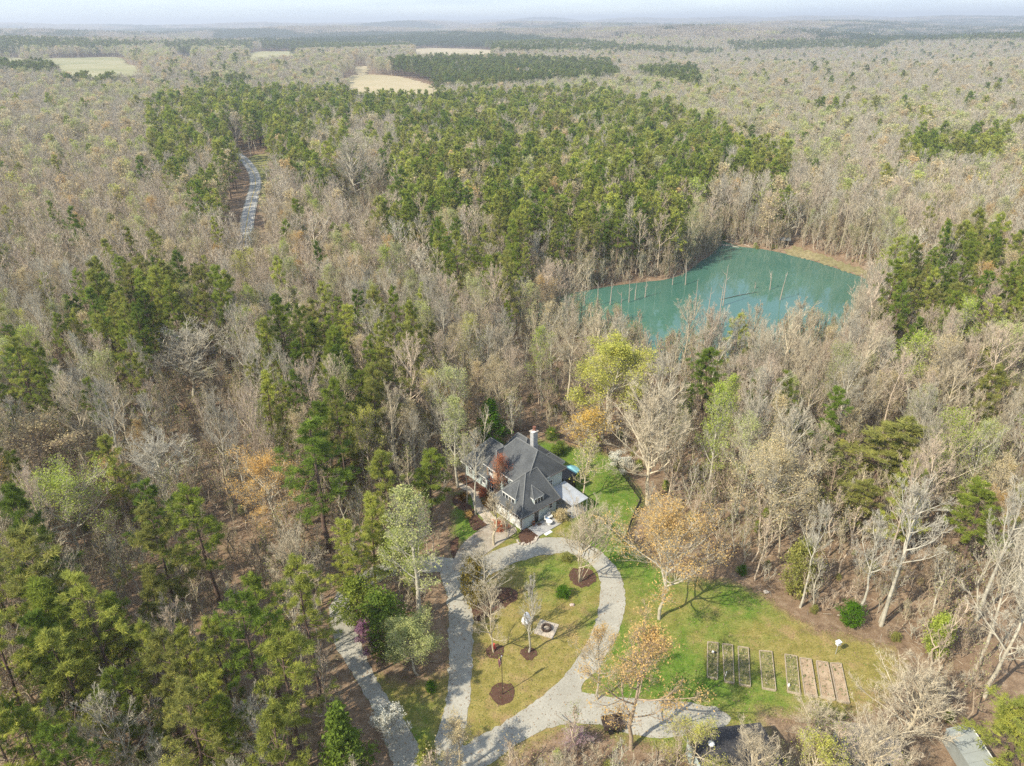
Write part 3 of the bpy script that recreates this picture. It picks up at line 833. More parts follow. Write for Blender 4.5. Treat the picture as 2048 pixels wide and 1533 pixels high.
s = MB(); s.box((0, 0, .05), (.5, .5, .1), M['stone']); s.build('base', um)
for k in range(8):
    a0, a1 = k * math.pi / 4, (k + 1) * math.pi / 4; s = MB(); R = 1.45
    s.poly([(R * math.cos(a0), R * math.sin(a0), 2.2), (R * math.cos(a1), R * math.sin(a1), 2.2), (0, 0, 2.85)], M['turq'])
    s.poly([(R * math.cos(a1), R * math.sin(a1), 2.18), (R * math.cos(a0), R * math.sin(a0), 2.18), (0, 0, 2.82)], M['turq']); s.build('canopy_panel', um)

# front patio, step, furniture
pt = empty('front_patio', HW(0, 0), HT); tag(pt, 'pale paved patio in front of the black door with one low step', 'patio')
for i in range(3):
    for j in range(2):
        s = MB(); x0 = .95 + i * 1.55; y0 = -2.75 + j * 1.24
        s.span((x0, y0, .02), (x0 + 1.535, y0 + 1.225, .16 + .004 * ((i + j) % 2)), M['patio']); s.build('paving_slab', pt)
s = MB(); s.span((1.9, -3.32, .01), (3.2, -2.77, .09), M['white']); s.build('step', pt)
mat_ = MB(); mat_.span((2.5, -1.05, .172), (3.2, -.45, .19), M['rubber'])
o = mat_.build('door_mat'); o.location = HW(0, 0); o.rotation_euler = (0, 0, HT); tag(o, 'brown mat lying before the black door', 'door mat')

def patio_chair(X, Y, rz, label, cush):
    e = empty('patio_chair', HW(X, Y, .17), HT + rz); tag(e, label, 'chair', 'white patio chairs')
    s = MB(); s.box((0, 0, .38), (.6, .6, .12), M['white']); s.build('seat', e)
    s = MB(); s.box((0, .3, .68), (.6, .1, .62), M['white']); s.build('backrest', e)
    s = MB(); s.box((0, -.02, .47), (.5, .5, .07), cush); s.build('cushion', e)
    for sx in (-1, 1):
        s = MB(); s.box((sx * .33, 0, .48), (.07, .62, .22), M['white']); s.build('armrest', e)
        for sy in (-1, 1):
            s = MB(); s.box((sx * .26, sy * .26, .16), (.06, .06, .32), M['white']); s.build('leg', e)
patio_chair(4.25, -.95, .3, 'white patio chair with a blue cushion beside the round table', M['blueglaze'])
patio_chair(5.0, -.75, -.2, 'plain white patio chair at the far end of the patio', M['white'])
e = empty('patio_table', HW(3.95, -1.75, .17), HT); tag(e, 'round cream patio table nearest the patio step', 'table')
s = MB(); s.tube([(0, 0, .5), (0, 0, .58)], .5, M['warm'], 14); s.build('tabletop', e)
s = MB(); s.tube([(0, 0, 0), (0, 0, .5)], [.25, .1], M['white'], 10); s.build('pedestal', e)

def potted(X, Y, label, r=.3, z=.17, mat='rust', pot='terracotta'):
    e = empty('potted_plant', HW(X, Y, z), HT); tag(e, label, 'plant', 'potted plants round the house')
    s = MB(); s.tube([(0, 0, 0), (0, 0, .35)], [.18, .24], M[pot], 9); s.build('pot', e)
    s = MB(); rn = random.Random(int(X * 100))
    for k in range(60):
        u = rn.uniform(0, 6.28); ph = rn.uniform(-.4, 1.5); rr = r * rn.uniform(.7, 1.05)
        c = Vector((rr * math.cos(u) * math.cos(ph), rr * math.sin(u) * math.cos(ph), .52 + rr * math.sin(ph)))
        s.poly([c + Vector([rn.uniform(-.1, .1) for _ in range(3)]) for _ in range(3)], M[mat])
    s.build('foliage', e)
potted(2.0, -.4, 'rust orange potted plant to the left of the black door')
potted(-1.2, -.3 + 1.8, 'small orange potted plant by the near garage door', .22, .085)
potted(-.9, 3.05, 'small orange potted plant between the garage doors', .2, .085)
potted(1.6, 9.0, 'red potted plant at the foot of the brick column', .3, .0)

# ------------------------------------------------------------------ mulch beds
def mulch(name, pts, label, cat='flower bed', z=.06, group=None):
    o = flat_poly(name, smooth_path(pts, .4, True), M['mulch'], z, .09, .28, .05)
    return tag(o, label, cat, group)
def ring(cx, cy, rx, ry, n=10): return [(cx + rx * math.cos(k * 2 * math.pi / n), cy + ry * math.sin(k * 2 * math.pi / n)) for k in range(n)]
GC = lambda cx, cy, r: [tuple(p) for p in (np.array(unz(cx, cy)[:2]) + r * np.array([[math.cos(k * .628) * (1 + .05 * math.sin(k * 2)), math.sin(k * .628)] for k in range(10)]))]
mulch('mulch_ring', GC(1165, 1155, 1.9), 'large round mulch ring under the many-stemmed bare tree', group='mulch rings on the island')
mulch('mulch_ring', GC(990, 1304, 1.15), 'mulch ring under the young tree with the red ribbon', group='mulch rings on the island')
mulch('mulch_ring', GC(1058, 1308, 1.0), 'mulch ring under the slim upright bare tree', group='mulch rings on the island')
mulch('mulch_ring', GC(1005, 1388, 1.5), 'round mulch ring at the foot of the flagpole', group='mulch rings on the island')
mulch('mulch_ring', GC(1124, 1187, .9), 'small mulch ring under the round green shrub', group='mulch rings on the island')
mulch('mulch_bed', G([(945, 1205), (965, 1180), (1000, 1175), (1030, 1180), (1033, 1200), (1010, 1215), (975, 1235), (955, 1245), (945, 1230)]), 'irregular mulch bed under the rusty leaved magnolia on the island')
mulch('mulch_bed', G([(905, 1000), (918, 990), (935, 1005), (946, 1020), (962, 1040), (975, 1050), (965, 1058), (945, 1060), (940, 1045), (930, 1025), (910, 1012)]), 'curving mulch bed between the left lawn and the stone path')
mulch('mulch_bed', G([(900, 1088), (915, 1076), (917, 1105), (907, 1118)]), 'small mulch bed at the left edge of the concrete apron')
mulch('mulch_bed', [HW(-.2, -.05)[:2], HW(.9, -.1)[:2], HW(.85, -2.9)[:2], HW(-.8, -3.2)[:2], HW(-2.2, -2.6)[:2], HW(-1.4, -.9)[:2]], 'stone edged mulch bed at the near corner of the house', z=.095)
mulch('mulch_bed', [HW(2.3, 8.6)[:2], HW(2.3, 6.6)[:2], HW(-.3, 6.6)[:2], HW(-.6, 8.0)[:2], HW(.9, 9.4)[:2]], 'mulch bed in the angle between garage wing and brick column', z=.08)
mulch('mulch_bed', [HW(2.5, 12)[:2], HW(2.5, 17)[:2], HW(1.0, 17)[:2], HW(.8, 13)[:2], HW(1.5, 11.8)[:2]], 'mulch bed along the windows of the far wing', z=.08)
se = empty('stone_edging', HW(0, 0), HT); tag(se, 'row of loose pale stones edging the mulch bed by the patio', 'stones')
rn = random.Random(3)
edge_pts = smooth_path([(.75, -2.7), (-.2, -3.15), (-1.4, -2.9), (-2.2, -2.2), (-1.9, -1.4)], .25)
for p in edge_pts[::1]:
    for k in range(2):
        r = rn.uniform(.12, .24); s = MB()
        s.blob((p[0] + rn.uniform(-.25, .25), p[1] + rn.uniform(-.25, .25), .12), (r, r * rn.uniform(.7, 1), r * .6), M['stone'], rn.randint(0, 9999), 6, 4, .25); s.build('stone', se)

# ------------------------------------------------------------------ things on the island
fp = unz(1005, 1390)
e = empty('flagpole', (fp[0], fp[1], .06)); tag(e, 'thin dark flagpole in the mulch ring nearest the drive fork', 'flagpole')
s = MB(); s.tube([(0, 0, 0), (0, 0, 3), (0, 0, 6.0)], [.055, .045, .03], M['dark'], 8); s.build('pole', e)
s = MB(); s.blob((0, 0, 6.05), (.08, .08, .08), M['metalroof'], 1); s.build('finial', e)
fl = MB()
def drape(u, v):   # limp flag hanging beside the pole, folded
    return (-.06 - .34 * u * (1 - .35 * v) - .04 * math.sin(u * 9), .14 * math.sin(u * 11 + v * 1.2), 5.85 - 1.15 * v - .45 * u)
N, K = 10, 13
for i in range(N):
    for j in range(K):
        u0, u1, v0, v1 = i / N, (i + 1) / N, j / K, (j + 1) / K
        mt_ = M['flagblue'] if (u0 < .4 and j < 7) else (M['flagred'] if j % 2 == 0 else M['white'])
        fl.poly([drape(u0, v0), drape(u0, v1), drape(u1, v1), drape(u1, v0)], mt_)
f_o = fl.build('striped_flag'); f_o.location = e.location; tag(f_o, 'limp red and white striped flag hanging from the flagpole top', 'flag')

p = unz(1053, 1246)
e = empty('covered_grill', (p[0], p[1], .05)); tag(e, 'object under a white cloth cover on the island lawn', 'covered object')
s = MB(); s.box((0, 0, .08), (1.2, .9, .12), M['timber']); s.build('base', e)
s = MB()
prof = [(.0, .62), (.35, .58), (.8, .46), (1.2, .36), (1.5, .24), (1.62, .06)]; n = 14; rings_ = []
for z, r in prof:
    i = len(s.v)
    for k in range(n):
        a = 2 * math.pi * k / n; rr = r * (1 + .10 * math.sin(3 * a + z * 2) + .05 * math.sin(7 * a))
        s.v.append((rr * math.cos(a) * 1.05, rr * math.sin(a) * .72, .14 + z))
    rings_.append(i)
for a, b in zip(rings_[:-1], rings_[1:]):
    for k in range(n): s.f.append((a + k, a + (k + 1) % n, b + (k + 1) % n, b + k)); s.mi.append(s._m(M['cover']))
s.f.append(tuple(rings_[-1] + k for k in range(n))); s.mi.append(0)
s.build('cover', e, True)

p = unz(1093, 1259)
e = empty('fire_pit', (p[0], p[1], .03), math.radians(-22)); tag(e, 'round stone fire pit in the middle of a square paved terrace', 'fire pit')
for i in range(5):
    for j in range(5):
        s = MB(); s.span((-1.25 + i * .5, -1.25 + j * .5, 0), (-1.25 + i * .5 + .485, -1.25 + j * .5 + .485, .07 + random.uniform(0, .012)), M['path']); s.build('paver', e)
for k in range(12):
    a = 2 * math.pi * k / 12; s = MB(); s.box((.55 * math.cos(a), .55 * math.sin(a), .24), (.2, .27, .32 + .03 * (k % 3)), M['dark'], a); s.build('stone', e)
s = MB(); s.blob((0, 0, .16), (.42, .42, .12), M['timber'], 4, 9, 4, .3); s.build('ash', e)
p = unz(1144, 1212); s = MB(); s.blob((0, 0, .12), (.35, .25, .18), M['pebble'], 5, 9, 5, .2); o = s.build('boulder'); o.location = (p[0], p[1], .02); tag(o, 'single pinkish boulder on the island grass', 'boulder')
p = unz(1532, 1186); s = MB(); s.blob((0, 0, .15), (.4, .3, .22), M['stone'], 6, 9, 5, .2); o = s.build('boulder'); o.location = (p[0], p[1], .02); tag(o, 'grey boulder at the edge between right lawn and wood', 'boulder')

# ------------------------------------------------------------------ raised garden beds
z3 = lambda x, y: (1200 + x / 2.415, 1100 + y / 2.415)
BEDS = [([(520, 443), (570, 448), (568, 622), (518, 609)], 'grassbed', 'leftmost raised garden bed with pale weathered boards'),
        ([(592, 452), (640, 458), (648, 642), (602, 632)], 'grassbed', 'second raised bed from the left with a white marker standing in it'),
        ([(667, 465), (716, 472), (727, 657), (674, 647)], 'grassbed', 'third raised bed from the left, narrow and grown with grass'),
        ([(770, 485), (830, 490), (850, 677), (785, 665)], 'grassbed', 'wide raised bed holding the black trellis'),
        ([(893, 503), (950, 512), (967, 694), (908, 682)], 'grassbed', 'half grassy raised bed with a white jug at its near end'),
        ([(965, 520), (1020, 527), (1050, 709), (990, 697)], 'soil', 'bare soil raised bed beside the half grassy one'),
        ([(1045, 535), (1100, 542), (1135, 722), (1070, 709)], 'soil', 'second bare soil raised bed from the right'),
        ([(1113, 545), (1165, 548), (1205, 739), (1148, 727)], 'soil', 'rightmost raised bed of bare soil')]
bed_centres = []; WEED = simple('bed_weeds', (.12, .15, .04), .4, 3)
for pts, sm, lab in BEDS:
    C4 = np.array([unz(*z3(*q), .3)[:2] for q in pts]); c = C4.mean(0); bed_centres.append(c)
    e = empty('raised_bed', (c[0], c[1], 0)); tag(e, lab, 'raised bed', 'raised garden beds on the right lawn')
    L = C4 - c
    for k in range(4):
        a, b = L[k], L[(k + 1) % 4]; d = b - a; ln = np.linalg.norm(d); mid = (a + b) / 2
        lng = k % 2 == 1
        s = MB(); s.box((mid[0], mid[1], .16), (ln - (.0 if lng else .09), .07, .34 if lng else .32), M['timber'], math.atan2(d[1], d[0])); s.build('board', e)
    inn = L * .96
    s = MB(); NX = 3; NY = 10; vs = []
    for j in range(NY + 1):
        for i in range(NX + 1):
            u, v = i / NX, j / NY
            q = (1 - v) * ((1 - u) * inn[0] + u * inn[1]) + v * ((1 - u) * inn[3] + u * inn[2])
            s.v.append((q[0], q[1], .24 + random.uniform(-.03, .03)))
    for j in range(NY):
        for i in range(NX):
            a = j * (NX + 1) + i; s.f.append((a + NX + 1, a + NX + 2, a + 1, a)); s.mi.append(s._m(M[sm]))
    s.build('soil', e)
    s = MB()
    for j in range(150 if sm == 'grassbed' else 40):
        u, v = random.uniform(.04, .96), random.uniform(.03, .97)
        q = (1 - v) * ((1 - u) * inn[0] + u * inn[1]) + v * ((1 - u) * inn[3] + u * inn[2]); r_ = random.uniform(.05, .16)
        for _ in range(3):
            a_ = random.uniform(0, 6.28); s.poly([(q[0], q[1], .24), (q[0] + r_ * math.cos(a_), q[1] + r_ * math.sin(a_), .24 + r_ * 1.2), (q[0] + r_ * math.cos(a_ + .7), q[1] + r_ * math.sin(a_ + .7), .24 + r_ * .9)], WEED if random.random() < .7 else M['timber'])
    o = s.build('weeds', e); o['kind'] = 'stuff'
q = unz(*z3(820, 625), .3); e = empty('garden_trellis', (q[0], q[1], .25), .35); tag(e, 'black metal trellis arch standing in the wide raised bed', 'trellis')
for k in range(4):
    s = MB(); s.tube([(-.45 + .3 * k, 0, 0), (-.45 + .3 * k, 0, 1.5)], .018, M['black'], 5); s.build('upright', e)
for k in range(5):
    s = MB(); s.tube([(-.47, 0, .25 + .3 * k), (.47, 0, .25 + .3 * k)], .016, M['black'], 5); s.build('crossbar', e)
q = unz(*z3(605, 610), .3); s = MB(); s.tube([(0, 0, 0), (.1, .05, .75)], .05, M['white'], 7); o = s.build('garden_marker'); o.location = (q[0], q[1], .22); tag(o, 'white pipe marker leaning in the second raised bed', 'marker')
q = unz(*z3(911, 658), .3); s = MB(); s.tube([(0, 0, 0), (0, 0, .32), (0, 0, .42), (0, 0, .5)], [.13, .14, .06, .06], M['white'], 8); o = s.build('jug'); o.location = (q[0], q[1], .22); tag(o, 'white jug standing in the half grassy raised bed', 'jug')
q = unz(*z3(545, 497), .3); s = MB(); s.tube([(0, 0, 0), (0, 0, .3)], [.12, .14], M['white'], 8); s.tube([(.28, -.05, 0), (.28, -.05, .28)], .1, M['black'], 7); o = s.build('bucket'); o.location = (q[0], q[1], .22); tag(o, 'white bucket in the leftmost raised bed', 'bucket')
q = unz(*z3(1137, 505)); e = empty('nest_box', (q[0], q[1], .0), .4); tag(e, 'white nest box on a thin pole on the right lawn', 'nest box')
s = MB(); s.tube([(0, 0, 0), (0, 0, 1.6)], .03, M['metalroof'], 6); s.build('pole', e)
s = MB(); s.box((0, 0, 1.83), (.5, .4, .42), M['white']); b_ = s.build('box', e)
s = MB(); s.box((0, 0, 2.08), (.62, .5, .06), M['cover']); s.build('roof', e)
s = MB(); s.tube([(0, -.2, 1.9), (0, -.215, 1.9)], .05, M['black'], 8); s.build('entrance_hole', e)

# ------------------------------------------------------------------ fence round the back yard
FPX = FPX
def fence(pts, label):
    P = smooth_path(pts, 2.2) if len(pts) > 2 else np.array(pts, float)
    base = P[0]; e = empty('metal_fence', (base[0], base[1], 0)); tag(e, label, 'fence', 'black metal fence round the back yard')
    # resample to posts about 2.3 m apart
    seg = np.linalg.norm(np.diff(P, axis=0), axis=1); cum = np.concatenate([[0], np.cumsum(seg)]); n = max(1, int(round(cum[-1] / 2.3)))
    Q = np.array([[np.interp(t, cum, P[:, 0]), np.interp(t, cum, P[:, 1])] for t in np.linspace(0, cum[-1], n + 1)]) - base
    for q in Q:
        s = MB(); s.box((q[0], q[1], .68), (.07, .07, 1.36), M['black']); s.build('post', e)
    for a, b in zip(Q[:-1], Q[1:]):
        d = b - a; L = np.linalg.norm(d); an = math.atan2(d[1], d[0]); mid = (a + b) / 2
        for z in (.22, 1.18):
            s = MB(); s.box((mid[0], mid[1], z), (L - .075, .04, .06), M['black'], an); s.build('rail', e)
    s = MB()
    for a, b in zip(Q[:-1], Q[1:]):
        L = np.linalg.norm(b - a); k = int(L / .14)
        for j in range(1, k):
            c = a + (b - a) * j / k; s.box((c[0], c[1], .70), (.03, .03, 1.14), M['black'])
    o = s.build('picket', e); o['kind'] = 'stuff'
fence(G([(1008, 872), (1040, 864), (1080, 864), (1112, 875), (1141, 887), (1180, 899), (1206, 905)]), 'rear run of black metal fence behind the house chimney')
fence(G([(1214, 908), (1236, 940), (1258, 970), (1280, 1002)]), 'right run of black metal fence beside the white flowering shrub')
fence(G([(1282, 1006), (1262, 1050), (1250, 1092)]), 'run of black metal fence behind the orange budded oak')
fence(G([(1250, 1092), (1234, 1076), (1214, 1055), (1196, 1040)]), 'near run of black metal fence between yard and gravel loop')

# ------------------------------------------------------------------ outbuildings at the lower edge, hut by the pond, far houses
def shed(name, cx, cy, w, d, hw, hr, rz, roofm, wallm, label, cat, extra=None, zb=None):
    z = T(cx, cy) if zb is None else zb
    e = empty(name, (cx, cy, z), rz); tag(e, label, cat)
    s = MB(); s.span((-w / 2, -d / 2, -.5), (w / 2, d / 2, hw), wallm); s.build('wall', e)
    ov = min(.35, w * .08); r = MB()
    A = [(-w / 2 - ov, -d / 2 - ov, hw), (w / 2 + ov, -d / 2 - ov, hw), (w / 2 + ov, d / 2 + ov, hw), (-w / 2 - ov, d / 2 + ov, hw)]
    R1, R2 = (-w / 2 - ov, 0, hr), (w / 2 + ov, 0, hr)
    r.poly([A[0], A[1], R2, R1], roofm); r.poly([A[2], A[3], R1, R2], roofm); r.poly([A[3], A[0], R1], wallm); r.poly([A[1], A[2], R2], wallm); r.poly(list(reversed(A)), wallm)
    r.build('roof', e)
    s = MB(); s.span((-.5, -d / 2 - .05, 0), (.5, -d / 2 - .002, min(2.0, hw - .2)), M['dark']); s.build('door', e)
    for sx in (-1, 1):
        s = MB(); s.span((sx * w * .3 - .4, -d / 2 - .06, hw * .4), (sx * w * .3 + .4, -d / 2 - .002, hw * .8), M['white']); wo = s.build('window', e)
        s = MB(); s.span((sx * w * .3 - .33, -d / 2 - .075, hw * .4 + .07), (sx * w * .3 + .33, -d / 2 - .062, hw * .8 - .07), M['glass']); s.build('pane', wo)
    return e
q1 = unz(1370, 1464, 3.0); q2 = unz(1519, 1446, 3.0); dv = q2 - q1; an = math.atan2(dv[1], dv[0])
ln = np.hypot(dv[0], dv[1]); nrm = np.array([math.sin(an), -math.cos(an)]); cc_ = (q1 + q2)[:2] / 2 + nrm * 4.3
ds = shed('garage_shed', cc_[0], cc_[1], ln - .5, 8.0, 3.0, 3.9, an, M['darkroof'], M['sage'], 'dark flat pitched roof of a shed below the raised beds', 'shed')
s = MB(); s.tube([(-2.2, 2.0, 3.4), (-2.2, 2.0, 3.8)], .07, M['metalroof'], 8); s.blob((-2.2, 2.0, 3.95), (.34, .34, .2), M['white'], 2, 10, 5, 0); s.build('roof_vent', ds)
q = unz(1226, 1455); tr_ = empty('wood_trailer', (q[0], q[1], .05), .15); tag(tr_, 'low dark wooden trailer half hidden under the leaning orange tree', 'trailer')
s = MB(); s.box((0, 0, .5), (2.3, 1.4, .12), M['dark']); s.build('bed', tr_)
for sy in (-1, 1):
    for k in range(3):
        s = MB(); s.box((0, sy * .68, .66 + k * .2), (2.28, .05, .18), M['dark']); s.build('side_board', tr_)
    for sx in (-.45, .45):
        s = MB(); s.tube([(sx, sy * .74, .3), (sx, sy * .9, .3)], .3, M['black'], 12); s.build('wheel', tr_)
s = MB(); s.tube([(1.1, 0, .48), (2.2, 0, .4)], .04, M['black'], 6); s.build('drawbar', tr_)
q = unz(1735, 1480, 2.6); shed('brown_shed', q[0], q[1], 5.0, 3.6, 2.3, 3.3, -.15, M['timber'], M['pale'], 'small shed with weathered brown roof among bare trees', 'shed')
qa, qb = unz(1915, 1452, 2.4), unz(1985, 1560, 2.4); dv = qb - qa; an = math.atan2(dv[1], dv[0]); cc_ = (qa + qb)[:2] / 2; ln = np.hypot(dv[0], dv[1])
gh = empty('greenhouse', (cc_[0], cc_[1], 0), an); tag(gh, 'pale green sheeted lean-to greenhouse at the lower edge of the lawn', 'greenhouse')
for k in range(6):
    x0 = -ln / 2 + k * ln / 6; s = MB(); w_ = ln / 6 - .03
    s.poly([(x0, -1.1, 2.0), (x0 + w_, -1.1, 2.0), (x0 + w_, 1.1, 2.75), (x0, 1.1, 2.75)], M['pale']); s.poly([(x0, 1.1, 2.71), (x0 + w_, 1.1, 2.71), (x0 + w_, -1.1, 1.96), (x0, -1.1, 1.96)], M['pale']); s.build('roof_panel', gh)
s = MB(); s.span((-ln / 2, -1.0, 0), (ln / 2, 1.0, 1.9), M['pale']); s.build('wall', gh)
s = MB(); s.tube([(-ln / 2, 1.13, 2.78), (ln / 2, 1.13, 2.78)], .05, M['white'], 6); s.build('ridge_rail', gh)

q = ung(1566, 492); e = empty('pond_hut', (q[0], q[1], q[2]), -.3); tag(e, 'open hut with a grey roof on the far pond bank', 'hut')
for sx in (-1, 1):
    for sy in (-1, 1):
        s = MB(); s.box((sx * 1.7, sy * 1.1, 1.1), (.15, .15, 2.4), M['dark']); s.build('post', e)
s = MB(); s.poly([(-2.1, -1.5, 2.25), (2.1, -1.5, 2.25), (2.1, 0, 2.95), (-2.1, 0, 2.95)], M['greyroof']); s.poly([(2.1, 1.5, 2.25), (-2.1, 1.5, 2.25), (-2.1, 0, 2.95), (2.1, 0, 2.95)], M['greyroof'])
s.poly([(2.1, -1.5, 2.2), (-2.1, -1.5, 2.2), (-2.1, 1.5, 2.2), (2.1, 1.5, 2.2)], M['dark']); s.build('roof', e)
s = MB(); s.box((0, 0, .3), (3.6, 2.4, .2), M['timber']); s.build('floor', e)
def fallen(px0, py0, px1, py1, r, label, z=POND_Z, mat=None):
    mat = mat or M['snag']
    a, b = unz(px0, py0, z + .1), unz(px1, py1, z + .1); s = MB(); c = (a + b) / 2
    s.tube([a - c, (a + b) / 2 - c + np.array([0, .3, .1]), b - c], [r, r * .8, r * .4], mat, 7)
    d = b - a
    for t in (.5, .65, .8):
        p0 = a + d * t - c; s.tube([p0, p0 + np.array([random.uniform(-1, 1), random.uniform(.6, 1.6), random.uniform(.2, 1)])], [r * .3, r * .1], M['snag'], 5)
    o = s.build('fallen_log'); o.location = c; tag(o, label, 'log', 'fallen trunks at the pond')
fallen(1452, 481, 1500, 494, .45, 'pale fallen trunk along the far left corner of the pond')
fallen(1436, 490, 1478, 495, .3, 'thinner fallen trunk floating at the pond inlet')
fallen(1440, 600, 1520, 584, .10, 'dark sunken trunk floating in mid pond', POND_Z - .08, M['dark'])

def far_house(px, py, w, d, hw, hr, rz, roofm, label):
    q = ung(px, py); shed('farmhouse', q[0], q[1], w, d, hw, hr, rz, roofm, M['white'], label, 'house')
far_house(373, 112, 26, 10, 5, 8, .2, M['greyroof'], 'white farmhouse nearest the right end of the far left field')
far_house(352, 113, 14, 9, 4, 7, -.3, M['white'], 'white barn beside the long white farmhouse')
far_house(352 + 150 - 150 - 52, 112, 10, 8, 8, 12, .1, M['greyroof'], 'narrow pale farm building left of the white barn')
q = ung(85, 296); shed('farmhouse', q[0], q[1], 22, 11, 4, 6.5, .12, M['greyroof'], M['white'], 'pale roofed house half hidden in bare woods on the left', 'house')

# ------------------------------------------------------------------ road, verge, utility poles, fields
ROAD_PX = [(486, 500), (490, 475), (496, 435), (504, 400), (511, 372), (509, 352), (500, 335), (488, 320), (470, 306)]
road_c = smooth_path([ung(x, y)[:2] for x, y in ROAD_PX], 3.0)
def ribbon(name, c, w, mat, off, nx=5):
    t = np.gradient(c, axis=0); t /= np.linalg.norm(t, axis=1, keepdims=True); nr = np.stack([t[:, 1], -t[:, 0]], -1)
    V = []
    for k in range(len(c)):
        for i in range(nx):
            p = c[k] + nr[k] * w * (i / (nx - 1) - .5); V.append((p[0], p[1], 0))
    V = np.array(V); V[:, 2] = terrain(V[:, 0], V[:, 1]) + off
    F = [(k * nx + i, k * nx + i + 1, (k + 1) * nx + i + 1, (k + 1) * nx + i) for k in range(len(c) - 1) for i in range(nx - 1)]
    return structure(link(name, np_mesh(name, V, None, F, [mat])))
ribbon('road', road_c, 4.1, M['road'], .30)
ribbon('road_shoulder', road_c, 5.2, M['gravel'], .22)
tN = np.gradient(road_c, axis=0); tN /= np.linalg.norm(tN, axis=1, keepdims=True); nR = np.stack([tN[:, 1], -tN[:, 0]], -1)
for sgn in (-1, 1):
    ribbon('road_marking', road_c + nR * sgn * 1.85, .12, M['white'], .33, 2)
ribbon('road_marking', road_c, .22, simple('yellow_paint', (.5, .36, .05), .1, 2), .33, 2)
verge_poly = np.array([ung(x, y)[:2] for x, y in ((500, 312), (540, 306), (545, 340), (540, 390), (530, 430), (520, 445), (512, 400), (516, 370), (508, 345), (488, 322))])
grid_sheet('grass_verge', verge_poly, M['verge'], .15, 2.0)
verge2 = np.array([ung(x, y)[:2] for x, y in ((470, 480), (490, 400), (500, 360), (492, 340), (480, 400), (455, 470))])
q = ung(503, 316); e = empty('utility_pole', q); tag(e, 'tall pale utility pole at the bend of the road', 'utility pole', 'utility poles along the road')
def pole_parts(e):
    s = MB(); s.tube([(0, 0, -1), (0, 0, 11)], [.22, .15], M['snag'], 7); s.build('pole', e)
    s = MB(); s.box((0, 0, 10.3), (2.6, .16, .18), M['snag'], .3); s.build('crossarm', e)
    for k in (-1, 0, 1):
        s = MB(); s.box((k * 1.1, k * .33, 10.5), (.12, .12, .25), M['white']); s.build('insulator', e)
pole_parts(e)
q = ung(538, 378); e = empty('utility_pole', q); tag(e, 'utility pole on the verge nearest the straight part of the road', 'utility pole', 'utility poles along the road'); pole_parts(e)

def field(pts, off, tint, label_name='field'):
    poly = np.array([ung(x, y)[:2] for x, y in pts]); poly = smooth_path(poly, 12, True)
    size = np.ptp(poly, axis=0).max()
    o = grid_sheet(label_name, poly, M['field'], off, max(5, size / 90)); o['tint'] = (*tint, 1.0)
    return poly
FIELDS = [field([(0, 116), (60, 118), (140, 117), (240, 116), (262, 130), (300, 148), (200, 158), (120, 150), (100, 130), (0, 130)], 1.0, (.28, .28, .14)),
          field([(698, 152), (790, 153), (856, 168), (892, 186), (840, 193), (694, 192)], .6, (.50, .40, .25)),
          field([(706, 134), (738, 134), (735, 150), (712, 152)], .8, (.5, .4, .27)),
          field([(824, 99), (900, 98), (992, 102), (985, 112), (860, 113), (828, 110)], 1.5, (.52, .42, .29)),
          field([(495, 108), (560, 104), (640, 105), (640, 110), (560, 117), (490, 124)], 1.5, (.36, .34, .17)),
          field([(385, 158), (420, 156), (440, 162), (400, 168)], 1.0, (.22, .26, .1))]
BANK = np.array([unz(x, y, -1.5)[:2] for x, y in ((1585, 488), (1620, 498), (1680, 517), (1740, 536), (1768, 548), (1750, 555), (1690, 536), (1630, 516), (1570, 502), (1560, 495))])
grid_sheet('pond_bank', BANK, M['bankgrass'], .12, 1.5)

# ------------------------------------------------------------------ tree growth (all vectorised)
def nrm_(v): return v / (np.linalg.norm(v, axis=-1, keepdims=True) + 1e-9)
def rand_unit(g, n):
    return nrm_(g.normal(size=(n, 3)))
def spawn(g, P, Lp, k, t0, t1, ang, lenf, n, up=.0, wob=.25, taper=True, top_short=.6):
    """P (m,s,3) parent polylines -> child polylines (m*k,n,3)"""
    m_, s_, _ = P.shape
    t = (np.arange(k)[None] + g.uniform(0, 1, (m_, k))) / k
    t = t0 + (t1 - t0) * t
    f = t * (s_ - 1); i = np.clip(f.astype(int), 0, s_ - 2); w = f - i
    idx = np.arange(m_)[:, None]
    p = P[idx, i] * (1 - w[..., None]) + P[idx, i + 1] * w[..., None]
    tg = nrm_(P[idx, i + 1] - P[idx, i])
    rnd = rand_unit(g, m_ * k).reshape(m_, k, 3)
    perp = nrm_(np.cross(tg, rnd))
    a = np.radians(ang + g.uniform(-12, 12, (m_, k)))[..., None]
    d = nrm_(np.cos(a) * tg + np.sin(a) * perp)
    L = Lp[:, None] * lenf * (1 - top_short * (t - t0) / max(1e-6, t1 - t0)) * g.uniform(.7, 1.25, (m_, k))
    p = p.reshape(-1, 3); d = d.reshape(-1, 3); L = L.reshape(-1); t = t.reshape(-1)
    return run(g, p, d, L, n, up, wob), L
def run(g, p, d, L, n, up, wob):
    out = [p]; cur = p
    for j in range(n - 1):
        d = nrm_(d + np.array([0, 0, up]) / (n - 1) + g.normal(0, wob / (n - 1), d.shape))
        cur = cur + d * (L / (n - 1))[:, None]; out.append(cur)
    return np.stack(out, 1)
